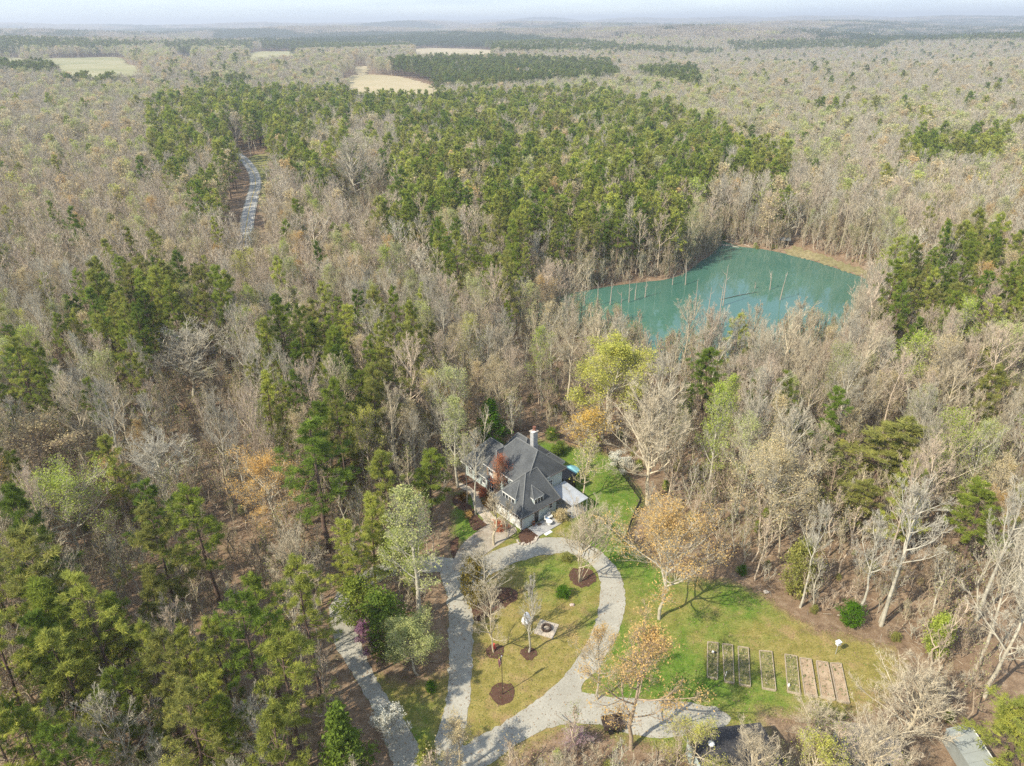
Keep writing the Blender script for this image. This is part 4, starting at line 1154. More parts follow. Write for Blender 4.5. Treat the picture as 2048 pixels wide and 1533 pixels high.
def tubes(P, r0, r1, sides):
    m_, n, _ = P.shape
    t = np.empty_like(P); t[:, 1:-1] = P[:, 2:] - P[:, :-2]; t[:, 0] = P[:, 1] - P[:, 0]; t[:, -1] = P[:, -1] - P[:, -2]
    t = nrm_(t); ref = np.where(np.abs(t[..., 2:3]) < .9, np.array([0, 0, 1.]), np.array([1., 0, 0]))
    u = nrm_(np.cross(t, ref)); w = np.cross(t, u)
    r = (np.asarray(r0)[:, None] * (1 - np.linspace(0, 1, n)[None]) + np.asarray(r1)[:, None] * np.linspace(0, 1, n)[None])
    an = np.arange(sides) * 2 * np.pi / sides
    V = P[:, :, None] + r[:, :, None, None] * (u[:, :, None] * np.cos(an)[None, None, :, None] + w[:, :, None] * np.sin(an)[None, None, :, None])
    base = (np.arange(m_)[:, None, None] * n + np.arange(n - 1)[None, :, None]) * sides
    j = np.arange(sides)[None, None]; j2 = (j + 1) % sides
    Q = np.stack([base + j, base + j2, base + sides + j2, base + sides + j], -1).reshape(-1, 4)
    return V.reshape(-1, 3), Q
def ribbons(g, P, w):
    """flat thin strips tapering to the tip"""
    m_, n, _ = P.shape
    t = nrm_(P[:, -1] - P[:, 0]); pr = nrm_(np.cross(t, rand_unit(g, m_)))
    k = np.linspace(1, .25, n)[None, :, None] * np.reshape(w, (-1, 1, 1)) * .5
    V = np.stack([P - pr[:, None] * k, P + pr[:, None] * k], 2)
    base = np.arange(m_)[:, None] * n * 2 + np.arange(n - 1)[None] * 2
    Q = np.stack([base, base + 1, base + 3, base + 2], -1).reshape(-1, 4)
    return V.reshape(-1, 3), Q
class Acc:
    def __init__(s): s.V = []; s.Q = []; s.T = []; s.qm = []; s.tm = []; s.a = []; s.n = 0
    def quads(s, V, Q, m_=0, vary=None):
        s.V.append(V); s.Q.append(Q + s.n); s.qm.append(np.full(len(Q), m_)); s.a.append(np.full(len(V), .5) if vary is None else vary); s.n += len(V)
    def tris(s, V, Tt, m_=0, vary=None):
        s.V.append(V); s.T.append(Tt + s.n); s.tm.append(np.full(len(Tt), m_)); s.a.append(np.full(len(V), .5) if vary is None else vary); s.n += len(V)
    def mesh(s, name):
        Q = np.concatenate(s.Q) if s.Q else None; Tt = np.concatenate(s.T) if s.T else None
        mi = np.concatenate(([np.concatenate(s.qm)] if s.Q else []) + ([np.concatenate(s.tm)] if s.T else []))
        return np_mesh(name, np.concatenate(s.V), Tt, Q, [M['wood'], M['leaf']], mi, {'vary': np.concatenate(s.a)})
    def merge(s, o):
        for V, a in zip(o.V, o.a): s.V.append(V); s.a.append(a)
        for Q in o.Q: s.Q.append(Q + s.n)
        for Q in o.T: s.T.append(Q + s.n)
        s.qm += o.qm; s.tm += o.tm; s.n += o.n
def leaves(g, acc, C, size, per, spread, flat=0.0, vary_per=True, aspect=.6):
    """small leaf triangles round centres C"""
    n = len(C) * per
    c = np.repeat(C, per, 0) + g.normal(0, spread, (n, 3))
    a = rand_unit(g, n); a[:, 2] *= (1 - flat); a = nrm_(a)
    b = nrm_(np.cross(a, rand_unit(g, n)))
    s_ = size * g.uniform(.6, 1.3, (n, 1))
    V = np.stack([c - a * s_ * .5 - b * s_ * aspect * .5, c + a * s_ * .6, c - a * s_ * .2 + b * s_ * aspect * .7], 1).reshape(-1, 3)
    vv = np.repeat(np.clip(g.normal(.5, .22, len(C)), 0, 1), per); vv = np.clip(vv + g.normal(0, .12, n), 0, 1)
    acc.tris(V, np.arange(n * 3).reshape(-1, 3), 1, np.repeat(vv, 3))
def needles(g, acc, C, D, per, length, width):
    """blades radiating from tuft centres C along direction D"""
    n = len(C) * per
    c = np.repeat(C, per, 0); d = nrm_(np.repeat(D, per, 0) * .7 + rand_unit(g, n) + np.array([0, 0, .25]))
    b = nrm_(np.cross(d, rand_unit(g, n))); L = length * g.uniform(.7, 1.25, (n, 1))
    c = c + g.normal(0, .10, (n, 3))
    V = np.stack([c - b * width * .5, c + b * width * .5, c + d * L], 1).reshape(-1, 3)
    vv = np.repeat(np.clip(g.normal(.5, .25, len(C)), 0, 1), per); vv = np.clip(vv + g.normal(0, .1, n), 0, 1)
    acc.tris(V, np.arange(n * 3).reshape(-1, 3), 1, np.repeat(vv, 3))

def trunk_line(g, H, n=9, lean=.03, wob=.12):
    z = np.linspace(-.4, H, n); off = np.cumsum(g.normal(0, wob, (n, 2)), 0); off -= off[0]
    off += np.outer(np.linspace(0, 1, n), g.normal(0, lean * H, 2))
    return np.column_stack([off, z])[None]

def hardwood(seed, H=21.0, spread=.55, t0=.40, nprim=15, q=1.0, leaf=0, leafsize=.2, stems=1, upang=42, lod=0, twigw=.023, per=2, lspread=.3):
    """deciduous tree: (trunk accumulator, crown accumulator). lod 1 = far version"""
    g = np.random.default_rng(seed); tr = Acc(); cr = Acc()
    prims = []; Ls = []
    for s_ in range(stems):
        P = trunk_line(g, H * (.93 if stems == 1 else g.uniform(.7, .95)), 9, .035 if stems == 1 else .17, .16)
        rb = .0108 * H * g.uniform(.85, 1.15) / math.sqrt(stems)
        V, Q = tubes(P, [rb], [.03], 7 if not lod else 4); tr.quads(V, Q)
        k = max(4, nprim // stems)
        t = t0 + (.98 - t0) * (np.arange(k) + g.uniform(0, 1, k)) / k
        f = t * 8; i = np.clip(f.astype(int), 0, 7); w = (f - i)[:, None]
        p = P[0][i] * (1 - w) + P[0][i + 1] * w
        az = np.arange(k) * 2.4 + g.uniform(0, 6.28) + g.normal(0, .4, k)
        el = np.radians(upang - 14 + 40 * (t - t0) / (1 - t0) + g.normal(0, 7, k))
        d = np.column_stack([np.cos(az) * np.cos(el), np.sin(az) * np.cos(el), np.sin(el)])
        u = (t - t0) / (1 - t0)
        L = H * spread * .62 * (np.sin(np.clip(u * .8 + .22, 0, 1) * np.pi) ** .7 * .8 + .2) * g.uniform(.75, 1.2, k)
        prims.append(run(g, p, d, L, 6, .9, .6)); Ls.append(L)
    P1 = np.concatenate(prims); L1 = np.concatenate(Ls)
    V, Q = tubes(P1, .0112 * L1 + .018, np.full(len(L1), .012), 5 if not lod else 3); tr.quads(V, Q)
    P2, L2 = spawn(g, P1, L1, 8 if not lod else 6, .18, 1.0, 38, .46, 5, .7, .4)
    if lod: V, Q = ribbons(g, P2, np.full(len(P2), .075)); cr.quads(V, Q)
    else: V, Q = tubes(P2, .008 * L2 + .012, np.full(len(L2), .008), 3); tr.quads(V, Q)
    if not lod:
        P3, L3 = spawn(g, P2, L2, int(9 * q), .15, 1.0, 38, .52, 4, .55, .4)
        V, Q = ribbons(g, P3, np.full(len(P3), twigw * 1.35)); cr.quads(V, Q)
        P4, L4 = spawn(g, P3, L3, 5, .2, 1.0, 36, .66, 2, .3, .3)
        V, Q = ribbons(g, P4, np.full(len(P4), twigw * .9)); cr.quads(V, Q)
        tips = P4[:, -1]
    else:
        P3, L3 = spawn(g, P2, L2, int(9 * q), .1, 1.0, 40, .66, 2, .4, .4)
        V, Q = ribbons(g, P3, np.full(len(P3), .062)); cr.quads(V, Q); tips = P3[:, -1]
    if leaf:
        sel = g.permutation(len(tips))[:min(leaf, len(tips))]
        leaves(g, cr, tips[sel], leafsize, per, lspread)
    return tr, cr

def pine(seed, H=22.0, t0=.45, nb=36, width=3.6, lod=0, flat=0.0, tufts=1.0):
    g = np.random.default_rng(seed); tr = Acc(); cr = Acc()
    P = trunk_line(g, H, 9, .02, .10)
    V, Q = tubes(P, [.0115 * H], [.035], 7 if not lod else 4); tr.quads(V, Q)
    k = nb
    u = (np.arange(k) + g.uniform(0, 1, k)) / k; t = t0 + (.985 - t0) * u
    f = t * 8; i = np.clip(f.astype(int), 0, 7); w = (f - i)[:, None]
    p = P[0][i] * (1 - w) + P[0][i + 1] * w
    az = np.arange(k) * 2.4 + g.normal(0, .5, k)
    el = np.radians(2 + 38 * u ** 1.5 + g.normal(0, 9, k))
    d = np.column_stack([np.cos(az) * np.cos(el), np.sin(az) * np.cos(el), np.sin(el)])
    prof = (1 - u) ** .55 * (1 - .55 * np.exp(-u * 9)) + .12
    lump = 1 + .35 * np.sin(az * 2 + seed) 
    L = width * prof * g.uniform(.5, 1.35, k) * lump
    P1 = run(g, p, d, L, 5, .25, .45)
    V, Q = tubes(P1, .013 * L + .02, np.full(k, .012), 4 if not lod else 3); tr.quads(V, Q)
    P2, L2 = spawn(g, P1, L, 6 if not lod else 3, .25, 1.0, 50, .48, 3, .12, .3)
    P2[:, 1:, 2] = P2[:, :1, 2] + (P2[:, 1:, 2] - P2[:, :1, 2]) * .35 + .06
    if not lod: V, Q = ribbons(g, P2, np.full(len(P2), .03)); cr.quads(V, Q)
    if lod:
        C = np.concatenate([P2[:, -1], P1[:, -1], P1[:, 3]]); D = nrm_(np.concatenate([P2[:, -1] - P2[:, 0], P1[:, -1] - P1[:, -2], P1[:, 3] - P1[:, 2]]))
        needles(g, cr, C, D, 8, .85, .30)
        needles(g, cr, P[0][-1:] , np.array([[0, 0, 1.]]), 16, .9, .25)
    else:
        C = np.concatenate([P2[:, -1], P2[:, 1], P1[:, -1], P1[:, -2]]); D = nrm_(np.concatenate([P2[:, -1] - P2[:, 0], P2[:, 1] - P2[:, 0], P1[:, -1] - P1[:, -2], P1[:, -2] - P1[:, -3]]))
        needles(g, cr, C, D, int(27 * tufts), .40, .062)
        needles(g, cr, np.repeat(P[0][-1:], 3, 0) + g.normal(0, .25, (3, 3)), np.tile([[0, 0, 1.]], (3, 1)), 20, .6, .1)
    return tr, cr

def bushy(seed, H=6.0, W=2.6, n=420, per=9, size=.26, cone=.0, t0=.08):
    """dense evergreen: foliage spread in a lumpy volume on short limbs"""
    g = np.random.default_rng(seed); tr = Acc(); cr = Acc()
    P = trunk_line(g, H * .95, 9, .02, .05); V, Q = tubes(P, [.02 * H], [.03], 6); tr.quads(V, Q)
    k = 40; u = (np.arange(k) + g.uniform(0, 1, k)) / k
    f = (t0 + (.95 - t0) * u) * 8; i = np.clip(f.astype(int), 0, 7); w = (f - i)[:, None]
    p = P[0][i] * (1 - w) + P[0][i + 1] * w
    az = np.arange(k) * 2.4; el = np.radians(15 + 40 * u)
    prof = (1 - u) if cone else np.sin(np.clip(.15 + u * .8, 0, 1) * np.pi)
    L = (W * (prof * .95 + .12)) * g.uniform(.7, 1.2, k)
    d = np.column_stack([np.cos(az) * np.cos(el), np.sin(az) * np.cos(el), np.sin(el)])
    P1 = run(g, p, d, L, 4, .2, .4); V, Q = tubes(P1, np.full(k, .03), np.full(k, .01), 3); tr.quads(V, Q)
    P2, L2 = spawn(g, P1, L, max(3, n // k), .15, 1.0, 55, .4, 2, .1, .3)
    leaves(g, cr, P2[:, -1], size, per, .18 * W / 2.6 + .05, .2)
    return tr, cr

PROTO = {}
def reg(key, pair):
    tr, cr = pair
    Vt = np.concatenate(tr.V); Vc = np.concatenate(cr.V); A = np.vstack([Vt, Vc])
    H = A[:, 2].max(); W = 2 * np.percentile(np.hypot(Vc[:, 0], Vc[:, 1]), 93)
    PROTO[key] = dict(trunk=tr.mesh('tree_trunk'), crown=cr.mesh('tree_crown'), H=H, W=W)
for k in range(4): reg(('bare', k), hardwood(100 + k, 21, .42, .45, 15, 1, upang=50))
for k in range(3): reg(('bare', 4 + k), hardwood(120 + k, 19, .58, .30, 18, 1.1, upang=46))
for k in range(3): reg(('bud', k), hardwood(140 + k, 20, .45, .40, 15, 1, leaf=1900, leafsize=.19, per=2, upang=48))
for k in range(3): reg(('bud', 3 + k), hardwood(160 + k, 18, .60, .30, 17, 1.1, leaf=2500, leafsize=.16, per=2, upang=44))
for k in range(2): reg(('leafy', k), hardwood(180 + k, 17, .6, .28, 16, 1, leaf=5700, leafsize=.17, per=4, upang=44, lspread=.34))
for k in range(4): reg(('pine', k), pine(200 + k, 22, .42, 36, 3.1))
for k in range(3): reg(('pine', 4 + k), pine(220 + k, 18, .26, 42, 2.9))
for k in range(2): reg(('pine', 7 + k), pine(240 + k, 24, .55, 28, 3.4))
reg(('multi', 0), hardwood(300, 12, .85, .36, 40, 1, stems=5, leaf=0, upang=48, twigw=.02))
reg(('young', 0), hardwood(310, 9, .62, .22, 18, .8, upang=44, twigw=.016)); reg(('young', 1), hardwood(311, 9, .40, .25, 16, .8, upang=58, twigw=.016))
reg(('poplar', 0), hardwood(320, 22, .34, .22, 22, 1, leaf=2600, leafsize=.20, per=2, upang=55)); reg(('poplar', 1), hardwood(321, 24, .28, .40, 20, .8, leaf=700, leafsize=.16, per=1, upang=50))
reg(('cone', 0), bushy(400, 9, 2.4, 480, 10, .26, 1)); reg(('bush', 0), bushy(410, 6, 2.4, 480, 10, .24)); reg(('bush', 1), bushy(411, 2.2, 1.2, 260, 10, .16, 0, .05))
reg(('blossom', 0), hardwood(420, 5.5, .8, .22, 18, .8, leaf=1500, leafsize=.17, per=3, upang=42, twigw=.016, lspread=.15))
reg(('sparse', 0), hardwood(422, 8, .7, .30, 16, .8, leaf=420, leafsize=.15, per=2, upang=46, twigw=.018))
reg(('sparse', 1), hardwood(423, 8, .5, .30, 18, .8, leaf=1500, leafsize=.12, per=2, upang=54, twigw=.018))
for k in range(2): reg(('oak', k), hardwood(440 + k, 17, .78, .30, 20, 1, leaf=5600, leafsize=.16, per=2, upang=36, lspread=.32))
for k in range(2): reg(('obare', k), hardwood(450 + k, 16, .70, .28, 26, 1.1, upang=48))
reg(('snag', 0), hardwood(430, 10, .14, .5, 6, .3, upang=40))

# ------------------------------------------------------------------ individual trees
BARK = dict(grey=(.46, .42, .33), tan=(.52, .45, .325), pink=(.51, .42, .32), brown=(.37, .29, .21), white=(.47, .44, .36), pine=(.15, .105, .085), dark=(.15, .12, .10))
TINT = dict(pine=(.260, .318, .058), pine2=(.345, .372, .085), pine3=(.178, .252, .045), pinelite=(.41, .44, .10), orange=(.63, .44, .18), tan=(.58, .49, .29), yellow=(.52, .52, .13), lime=(.42, .50, .10), gold=(.66, .47, .13), amber=(.68, .45, .16),
            palegreen=(.45, .48, .20), red=(.58, .22, .11), bright=(.10, .21, .018), rust=(.17, .10, .03), bronze=(.30, .245, .06), white=(.75, .74, .66), purple=(.40, .22, .32), mauve=(.48, .34, .38), olive=(.32, .325, .095), none=(.3, .25, .2))
TREES = []     # records: kind, desc, x, y, object
def plant(name, key, x, y, H=None, W=None, tint='none', bark='grey', rz=None, label=None, cat='tree', group=None, desc=None, z=None, shrub=False, lean=(0, 0), rgb=None, brgb=None):
    pr = PROTO[key]; sz = (H / pr['H']) if H else 1.0; sx = (W / pr['W']) if W else sz
    e = empty(name, (x, y, (T(x, y) if z is None else z)), random.uniform(0, 6.28) if rz is None else rz)
    e.rotation_euler = (lean[0], lean[1], e.rotation_euler[2])
    e.scale = (sx, sx, sz)
    t = link('trunk', pr['trunk'], e); c = link('crown', pr['crown'], e)
    b = brgb or BARK[bark]; tt = rgb or TINT[tint]
    for o in (t, c):
        o['bark'] = (*b, 1.0); o['tint'] = (*tt, 1.0)
    if label: tag(e, label, cat, group)
    else:
        e['category'] = cat
        if group: e['group'] = group
    TREES.append(dict(o=e, name=name, x=x, y=y, label=label, desc=desc or ''))
    return e

HERO_XY = []; HERO_PX = []
def hero(name, key, bx, by, ty, wpx, tint, bark, label, cat='tree', rz=None, lean=(0, 0), flat=True):
    q = ung(bx, by)
    D = math.hypot(q[0], q[1]); lo, hi = .3, 45.
    for _ in range(40):
        mid = (lo + hi) / 2
        if project((q[0], q[1], q[2] + mid))[1] > ty: lo = mid
        else: hi = mid
    H = lo; zc = project((q[0], q[1], q[2] + H * .6))[2]; W = wpx * zc / FPX
    HERO_XY.append((q[0], q[1], max(2.0, W * .42))); HERO_PX.append((bx, ty + .36 * (by - ty), wpx * .5, .38 * (by - ty), project(q)[2]))
    return plant(name, key, q[0], q[1], H, W, tint, bark, rz, label, cat, lean=lean, z=q[2])

hero('budding_tree', ('oak', 0), 1318, 1239, 985, 200, 'orange', 'grey', 'big orange budded oak on the right lawn beside the gravel loop')
hero('bare_tree', ('multi', 0), 1158, 1165, 998, 150, 'none', 'tan', 'many-stemmed bare tree in the large mulch ring on the island')
hero('bare_tree', ('young', 0), 988, 1306, 1165, 95, 'none', 'tan', 'young bare tree with red ribbon round its foot, island left')
hero('bare_tree', ('young', 1), 1057, 1305, 1148, 48, 'none', 'white', 'slim upright young bare tree beside the fire pit terrace')
hero('magnolia', ('bush', 0), 950, 1205, 1112, 60, 'bronze', 'dark', 'rusty green magnolia at the left edge of the island')
hero('bare_tree', ('bare', 5), 984, 1215, 1085, 115, 'none', 'grey', 'bare grey tree in the mulch bed just right of the magnolia')
hero('budding_tree', ('poplar', 0), 916, 975, 785, 66, 'palegreen', 'white', 'tall pale green poplar with white trunk left of the house')
hero('bare_tree', ('poplar', 1), 934, 1008, 862, 28, 'tan', 'white', 'very thin pale trunked tree between poplar and stone path')
hero('bare_tree', ('poplar', 1), 951, 1030, 848, 50, 'tan', 'white', 'straight pale trunked tree rising in front of the far wing')
hero('budding_tree', ('sparse', 1), 1006, 1002, 905, 42, 'red', 'brown', 'small red leafing maple in front of the brick column')
hero('bare_tree', ('young', 1), 988, 1092, 985, 56, 'none', 'tan', 'slender bare tree standing at the right edge of the apron')
hero('bare_tree', ('young', 0), 1012, 1078, 1000, 50, 'none', 'tan', 'small bare tree before the near garage door')
hero('budding_tree', ('leafy', 0), 1205, 878, 668, 158, 'yellow', 'grey', 'large round yellow tree between the back yard and the pond')
hero('pine_tree', ('pine', 4), 1402, 862, 688, 78, 'pine3', 'pine', 'dense dark green pine at the near right corner of the pond')
hero('budding_tree', ('poplar', 0), 1412, 1000, 765, 66, 'lime', 'white', 'tall lime green poplar right of the yard with a white trunk')
hero('budding_tree', ('poplar', 0), 1447, 940, 745, 60, 'lime', 'grey', 'narrow lime green tree close behind the tall lime poplar')
hero('budding_tree', ('sparse', 1), 1172, 912, 818, 92, 'gold', 'grey', 'small golden orange tree at the back fence corner')
hero('budding_tree', ('sparse', 0), 1170, 1000, 868, 84, 'yellow', 'tan', 'thin leaning yard tree with sparse yellow leaves by the canopy')
hero('bare_tree', ('obare', 0), 1294, 1010, 765, 180, 'none', 'tan', 'broad bare tan tree just outside the right yard fence')
hero('budding_tree', ('oak', 1), 1532, 1105, 866, 180, 'tan', 'grey', 'broad tan budded oak at the edge of the wood above the right lawn')
hero('bare_tree', ('bare', 1), 1762, 1252, 955, 118, 'none', 'white', 'tall white barked tree leaning right, nearest the bright green shrub')
hero('bare_tree', ('bare', 2), 1600, 1215, 1005, 74, 'none', 'white', 'slim pale tree at the wood edge left of the bright green shrub')
hero('bare_tree', ('bare', 3), 1708, 1238, 1015, 100, 'none', 'white', 'forked pale tree directly behind the bright green shrub')
hero('bare_tree', ('bare', 0), 1952, 1240, 940, 120, 'none', 'white', 'tall white sycamore at the right border of the wood')
hero('pine_tree', ('pine', 0), 1912, 1150, 962, 120, 'pine', 'pine', 'thick topped green pine beside the white sycamore')
hero('pine_tree', ('pine', 5), 1735, 1000, 832, 175, 'olive', 'pine', 'wide spreading olive green pine behind the tan budded oak')
hero('pine_tree', ('pine', 5), 1690, 1070, 952, 90, 'olive', 'pine', 'short olive pine in front of the wide spreading pine')
hero('pine_tree', ('pine', 4), 1600, 890, 840, 50, 'pine', 'pine', 'small green pine left of the wide spreading pine')
hero('evergreen_shrub', ('bush', 0), 1588, 1190, 1075, 62, 'olive', 'dark', 'tall olive evergreen shrub at the upper edge of the right lawn', 'shrub')
hero('evergreen_shrub', ('bush', 0), 1699, 1250, 1205, 46, 'bright', 'dark', 'round bright green shrub under the pale trees', 'shrub')
hero('evergreen_shrub', ('bush', 0), 1866, 1310, 1225, 52, 'lime', 'dark', 'lime green bush in the right wood beyond the lawn end', 'shrub')
hero('evergreen_shrub', ('bush', 1), 1626, 1225, 1208, 16, 'olive', 'dark', 'small dark shrub on the wood edge left of the bright green one', 'shrub')
hero('evergreen_shrub', ('bush', 1), 1485, 1150, 1130, 18, 'bright', 'dark', 'little green shrub at the top corner of the right lawn', 'shrub')
hero('evergreen_shrub', ('bush', 1), 1788, 1280, 1262, 20, 'olive', 'dark', 'low dark shrub right of the white barked tree foot', 'shrub')
hero('evergreen_shrub', ('bush', 1), 1126, 1192, 1168, 32, 'bright', 'dark', 'round green shrub in the small mulch ring on the island', 'shrub')
hero('evergreen_shrub', ('bush', 1), 1133, 1120, 1103, 26, 'olive', 'dark', 'olive shrub at the upper rim of the island by the gravel loop', 'shrub')
hero('evergreen_shrub', ('bush', 1), 864, 1383, 1362, 22, 'bright', 'dark', 'dark green shrub alone in the grass wedge between the drives', 'shrub')
hero('pine_tree', ('pine', 4), 2005, 1533, 1365, 160, 'pine2', 'pine', 'large green pine crown in the lower right corner by the greenhouse')
hero('budding_tree', ('bud', 3), 1262, 1500, 1250, 200, 'orange', 'brown', 'leaning orange budded oak over the wooden trailer')
hero('budding_tree', ('bud', 3), 1195, 1400, 1258, 100, 'orange', 'grey', 'smaller orange budded tree overhanging the gravel at the island tip')
hero('budding_tree', ('poplar', 0), 838, 1240, 980, 120, 'palegreen', 'white', 'pale green tree with white limbs left of the apron')
hero('budding_tree', ('oak', 1), 548, 1075, 902, 150, 'amber', 'grey', 'golden orange oak in the left wood')
hero('budding_tree', ('oak', 0), 165, 1130, 922, 190, 'lime', 'grey', 'broad lime green tree near the left border')
hero('pine_tree', ('pine', 0), 660, 1105, 842, 150, 'pine3', 'pine', 'tallest dark green pine left of the house')
hero('pine_tree', ('cone', 0), 986, 892, 793, 62, 'bright', 'dark', 'bright green cone shaped evergreen behind the house')
hero('pine_tree', ('pine', 1), 370, 1215, 955, 95, 'pine3', 'pine', 'tall dark pine, left of a close pair in the left wood')
hero('pine_tree', ('pine', 2), 440, 1210, 965, 105, 'pine', 'pine', 'tall green pine, right of a close pair in the left wood')
hero('redbud', ('blossom', 0), 740, 1310, 1248, 56, 'purple', 'grey', 'small purple flowering redbud by the left drive')
hero('redbud', ('sparse', 1), 1150, 1500, 1466, 60, 'mauve', 'grey', 'pale purple flowering redbud near the wooden trailer')
hero('dogwood', ('blossom', 0), 786, 1480, 1408, 64, 'white', 'grey', 'white flowering dogwood beside the left drive')
hero('flowering_shrub', ('blossom', 0), 1240, 945, 908, 48, 'white', 'grey', 'white blossoming shrub just outside the right yard fence', 'shrub')
hero('pine_tree', ('pine', 4), 860, 1560, 1490, 60, 'pinelite', 'pine', 'bright young pine at the fork of the gravel drives')
hero('budding_tree', ('bud', 1), 922, 1545, 1440, 90, 'tan', 'tan', 'pale sparse tree at the fork beside the bright young pine')
hero('bare_tree', ('obare', 0), 390, 800, 645, 165, 'none', 'grey', 'broad grey bare oak framed by pines in the left wood')
hero('bare_tree', ('obare', 1), 330, 1015, 870, 165, 'none', 'white', 'pale branched spreading tree above the close pair of pines')
hero('budding_tree', ('bud', 5), 110, 990, 828, 175, 'tan', 'brown', 'wide tan budded tree left of the pale spreading tree')
hero('budding_tree', ('leafy', 1), 836, 1350, 1240, 115, 'palegreen', 'grey', 'leafy pale green tree in the grass wedge between the drives')
hero('pine_tree', ('pine', 5), 790, 1085, 895, 80, 'pine2', 'pine', 'yellow green pine left of the mown left lawn')
hero('pine_tree', ('pine', 6), 862, 1040, 895, 90, 'pine', 'pine', 'full green pine next to the mown left lawn')
hero('pine_tree', ('pine', 4), 752, 1175, 985, 80, 'pinelite', 'pine', 'bright green pine left of the white limbed tree')
hero('pine_tree', ('pine', 1), 640, 1402, 1102, 135, 'pine2', 'pine', 'tall yellow green pine standing beside the upper bend of the left drive')
hero('pine_tree', ('pine', 0), 563, 1410, 1136, 105, 'pine', 'pine', 'green pine left of the tall yellow green one by the left drive')
hero('pine_tree', ('pine', 2), 610, 1540, 1262, 125, 'pine2', 'pine', 'olive green pine on the outer side of the straight left drive')
hero('pine_tree', ('cone', 0), 700, 1570, 1395, 105, 'pine3', 'dark', 'dark cone shaped evergreen beside the white dogwood')
hero('bare_tree', ('bare', 1), 640, 1300, 1190, 60, 'none', 'grey', 'small grey bare tree in front of the tall yellow green pine')
hero('bare_tree', ('obare', 0), 600, 1230, 1040, 110, 'none', 'tan', 'bare tan tree behind the green pine of the left drive')
hero('evergreen_shrub', ('bush', 0), 775, 1305, 1178, 92, 'pine3', 'dark', 'large dark evergreen shrub between redbud and pale white limbed tree', 'shrub')
hero('evergreen_shrub', ('bush', 0), 722, 1250, 1150, 74, 'pine', 'dark', 'rounded green evergreen at the inner side of the left drive bend', 'shrub')
hero('pine_tree', ('pine', 4), 705, 1225, 1040, 84, 'pinelite', 'pine', 'light green pine hiding the upper bend of the left drive')
hero('budding_tree', ('leafy', 0), 800, 1200, 1060, 100, 'lime', 'tan', 'lime leafed tree behind the pale white limbed tree')
hero('bare_tree', ('obare', 1), 720, 290 + 130, 255, 105, 'none', 'grey', 'rounded bare tree framed by the large pine wood')
hero('budding_tree', ('bud', 4), 1380, 1560, 1440, 130, 'yellow', 'tan', 'yellow sprigged tree in front of the dark shed roof')
hero('bare_tree', ('obare', 0), 1500, 1600, 1455, 120, 'none', 'tan', 'bare tree covering the right end of the dark shed roof')
hero('bare_tree', ('obare', 1), 1790, 1500, 1330, 190, 'none', 'tan', 'wide bare tree between the brown shed and the greenhouse')
hero('bare_tree', ('obare', 0), 1720, 1590, 1440, 160, 'none', 'tan', 'bare tree in front of the brown shed')
hero('budding_tree', ('bud', 0), 1600, 1600, 1470, 140, 'yellow', 'tan', 'yellowish budding tree left of the brown shed')
hero('bare_tree', ('obare', 1), 1620, 1480, 1400, 110, 'none', 'tan', 'low bare tree just below the raised beds')
rb = ung(988, 1300); s = MB(); s.tube([(0, 0, .2), (.03, 0, 1.0)], [.16, .12], M['ribbon'], 7); s.tube([(.25, .1, 0), (.1, .03, .55)], [.05, .04], M['ribbon'], 5); s.tube([(-.2, -.15, 0), (-.08, -.03, .55)], [.05, .04], M['ribbon'], 5)
o = s.build('trunk_wrap'); o.location = (rb[0], rb[1], .03); tag(o, 'red wrap tied round the foot of the young island tree', 'trunk wrap')
for px, py, r, lab in ((1000, 1060, 20, 'reddish low shrub beside the patio bed'), (965, 992, 16, 'red shrub by the stone path'), (937, 1035, 14, 'orange shrub in the curving mulch bed'), (978, 1012, 24, 'brown twiggy shrub in the house angle'), (1120, 1040, 24, 'tan shrub at the right end of the patio'), (928, 1000, 16, 'rust shrub at the bend of the path')):
    hero('garden_shrub', ('bush', 1), px, py, py - r, r * 1.3, {'reddi': 'red', 'red s': 'red', 'orang': 'orange', 'brown': 'rust', 'tan s': 'tan', 'rust ': 'rust'}[lab[:5]], 'brown', lab, 'shrub')
for k, (px, py) in enumerate(((1105, 880), (1118, 905), (1108, 915))):
    hero('evergreen_shrub', ('bush', 1), px, py, py - 26, 26, 'pine3', 'dark', ('dark green shrub behind the chimney side of the house', 'dark green shrub at the rear porch corner', 'low dark hedge shrub beside the rear roof')[k], 'shrub')

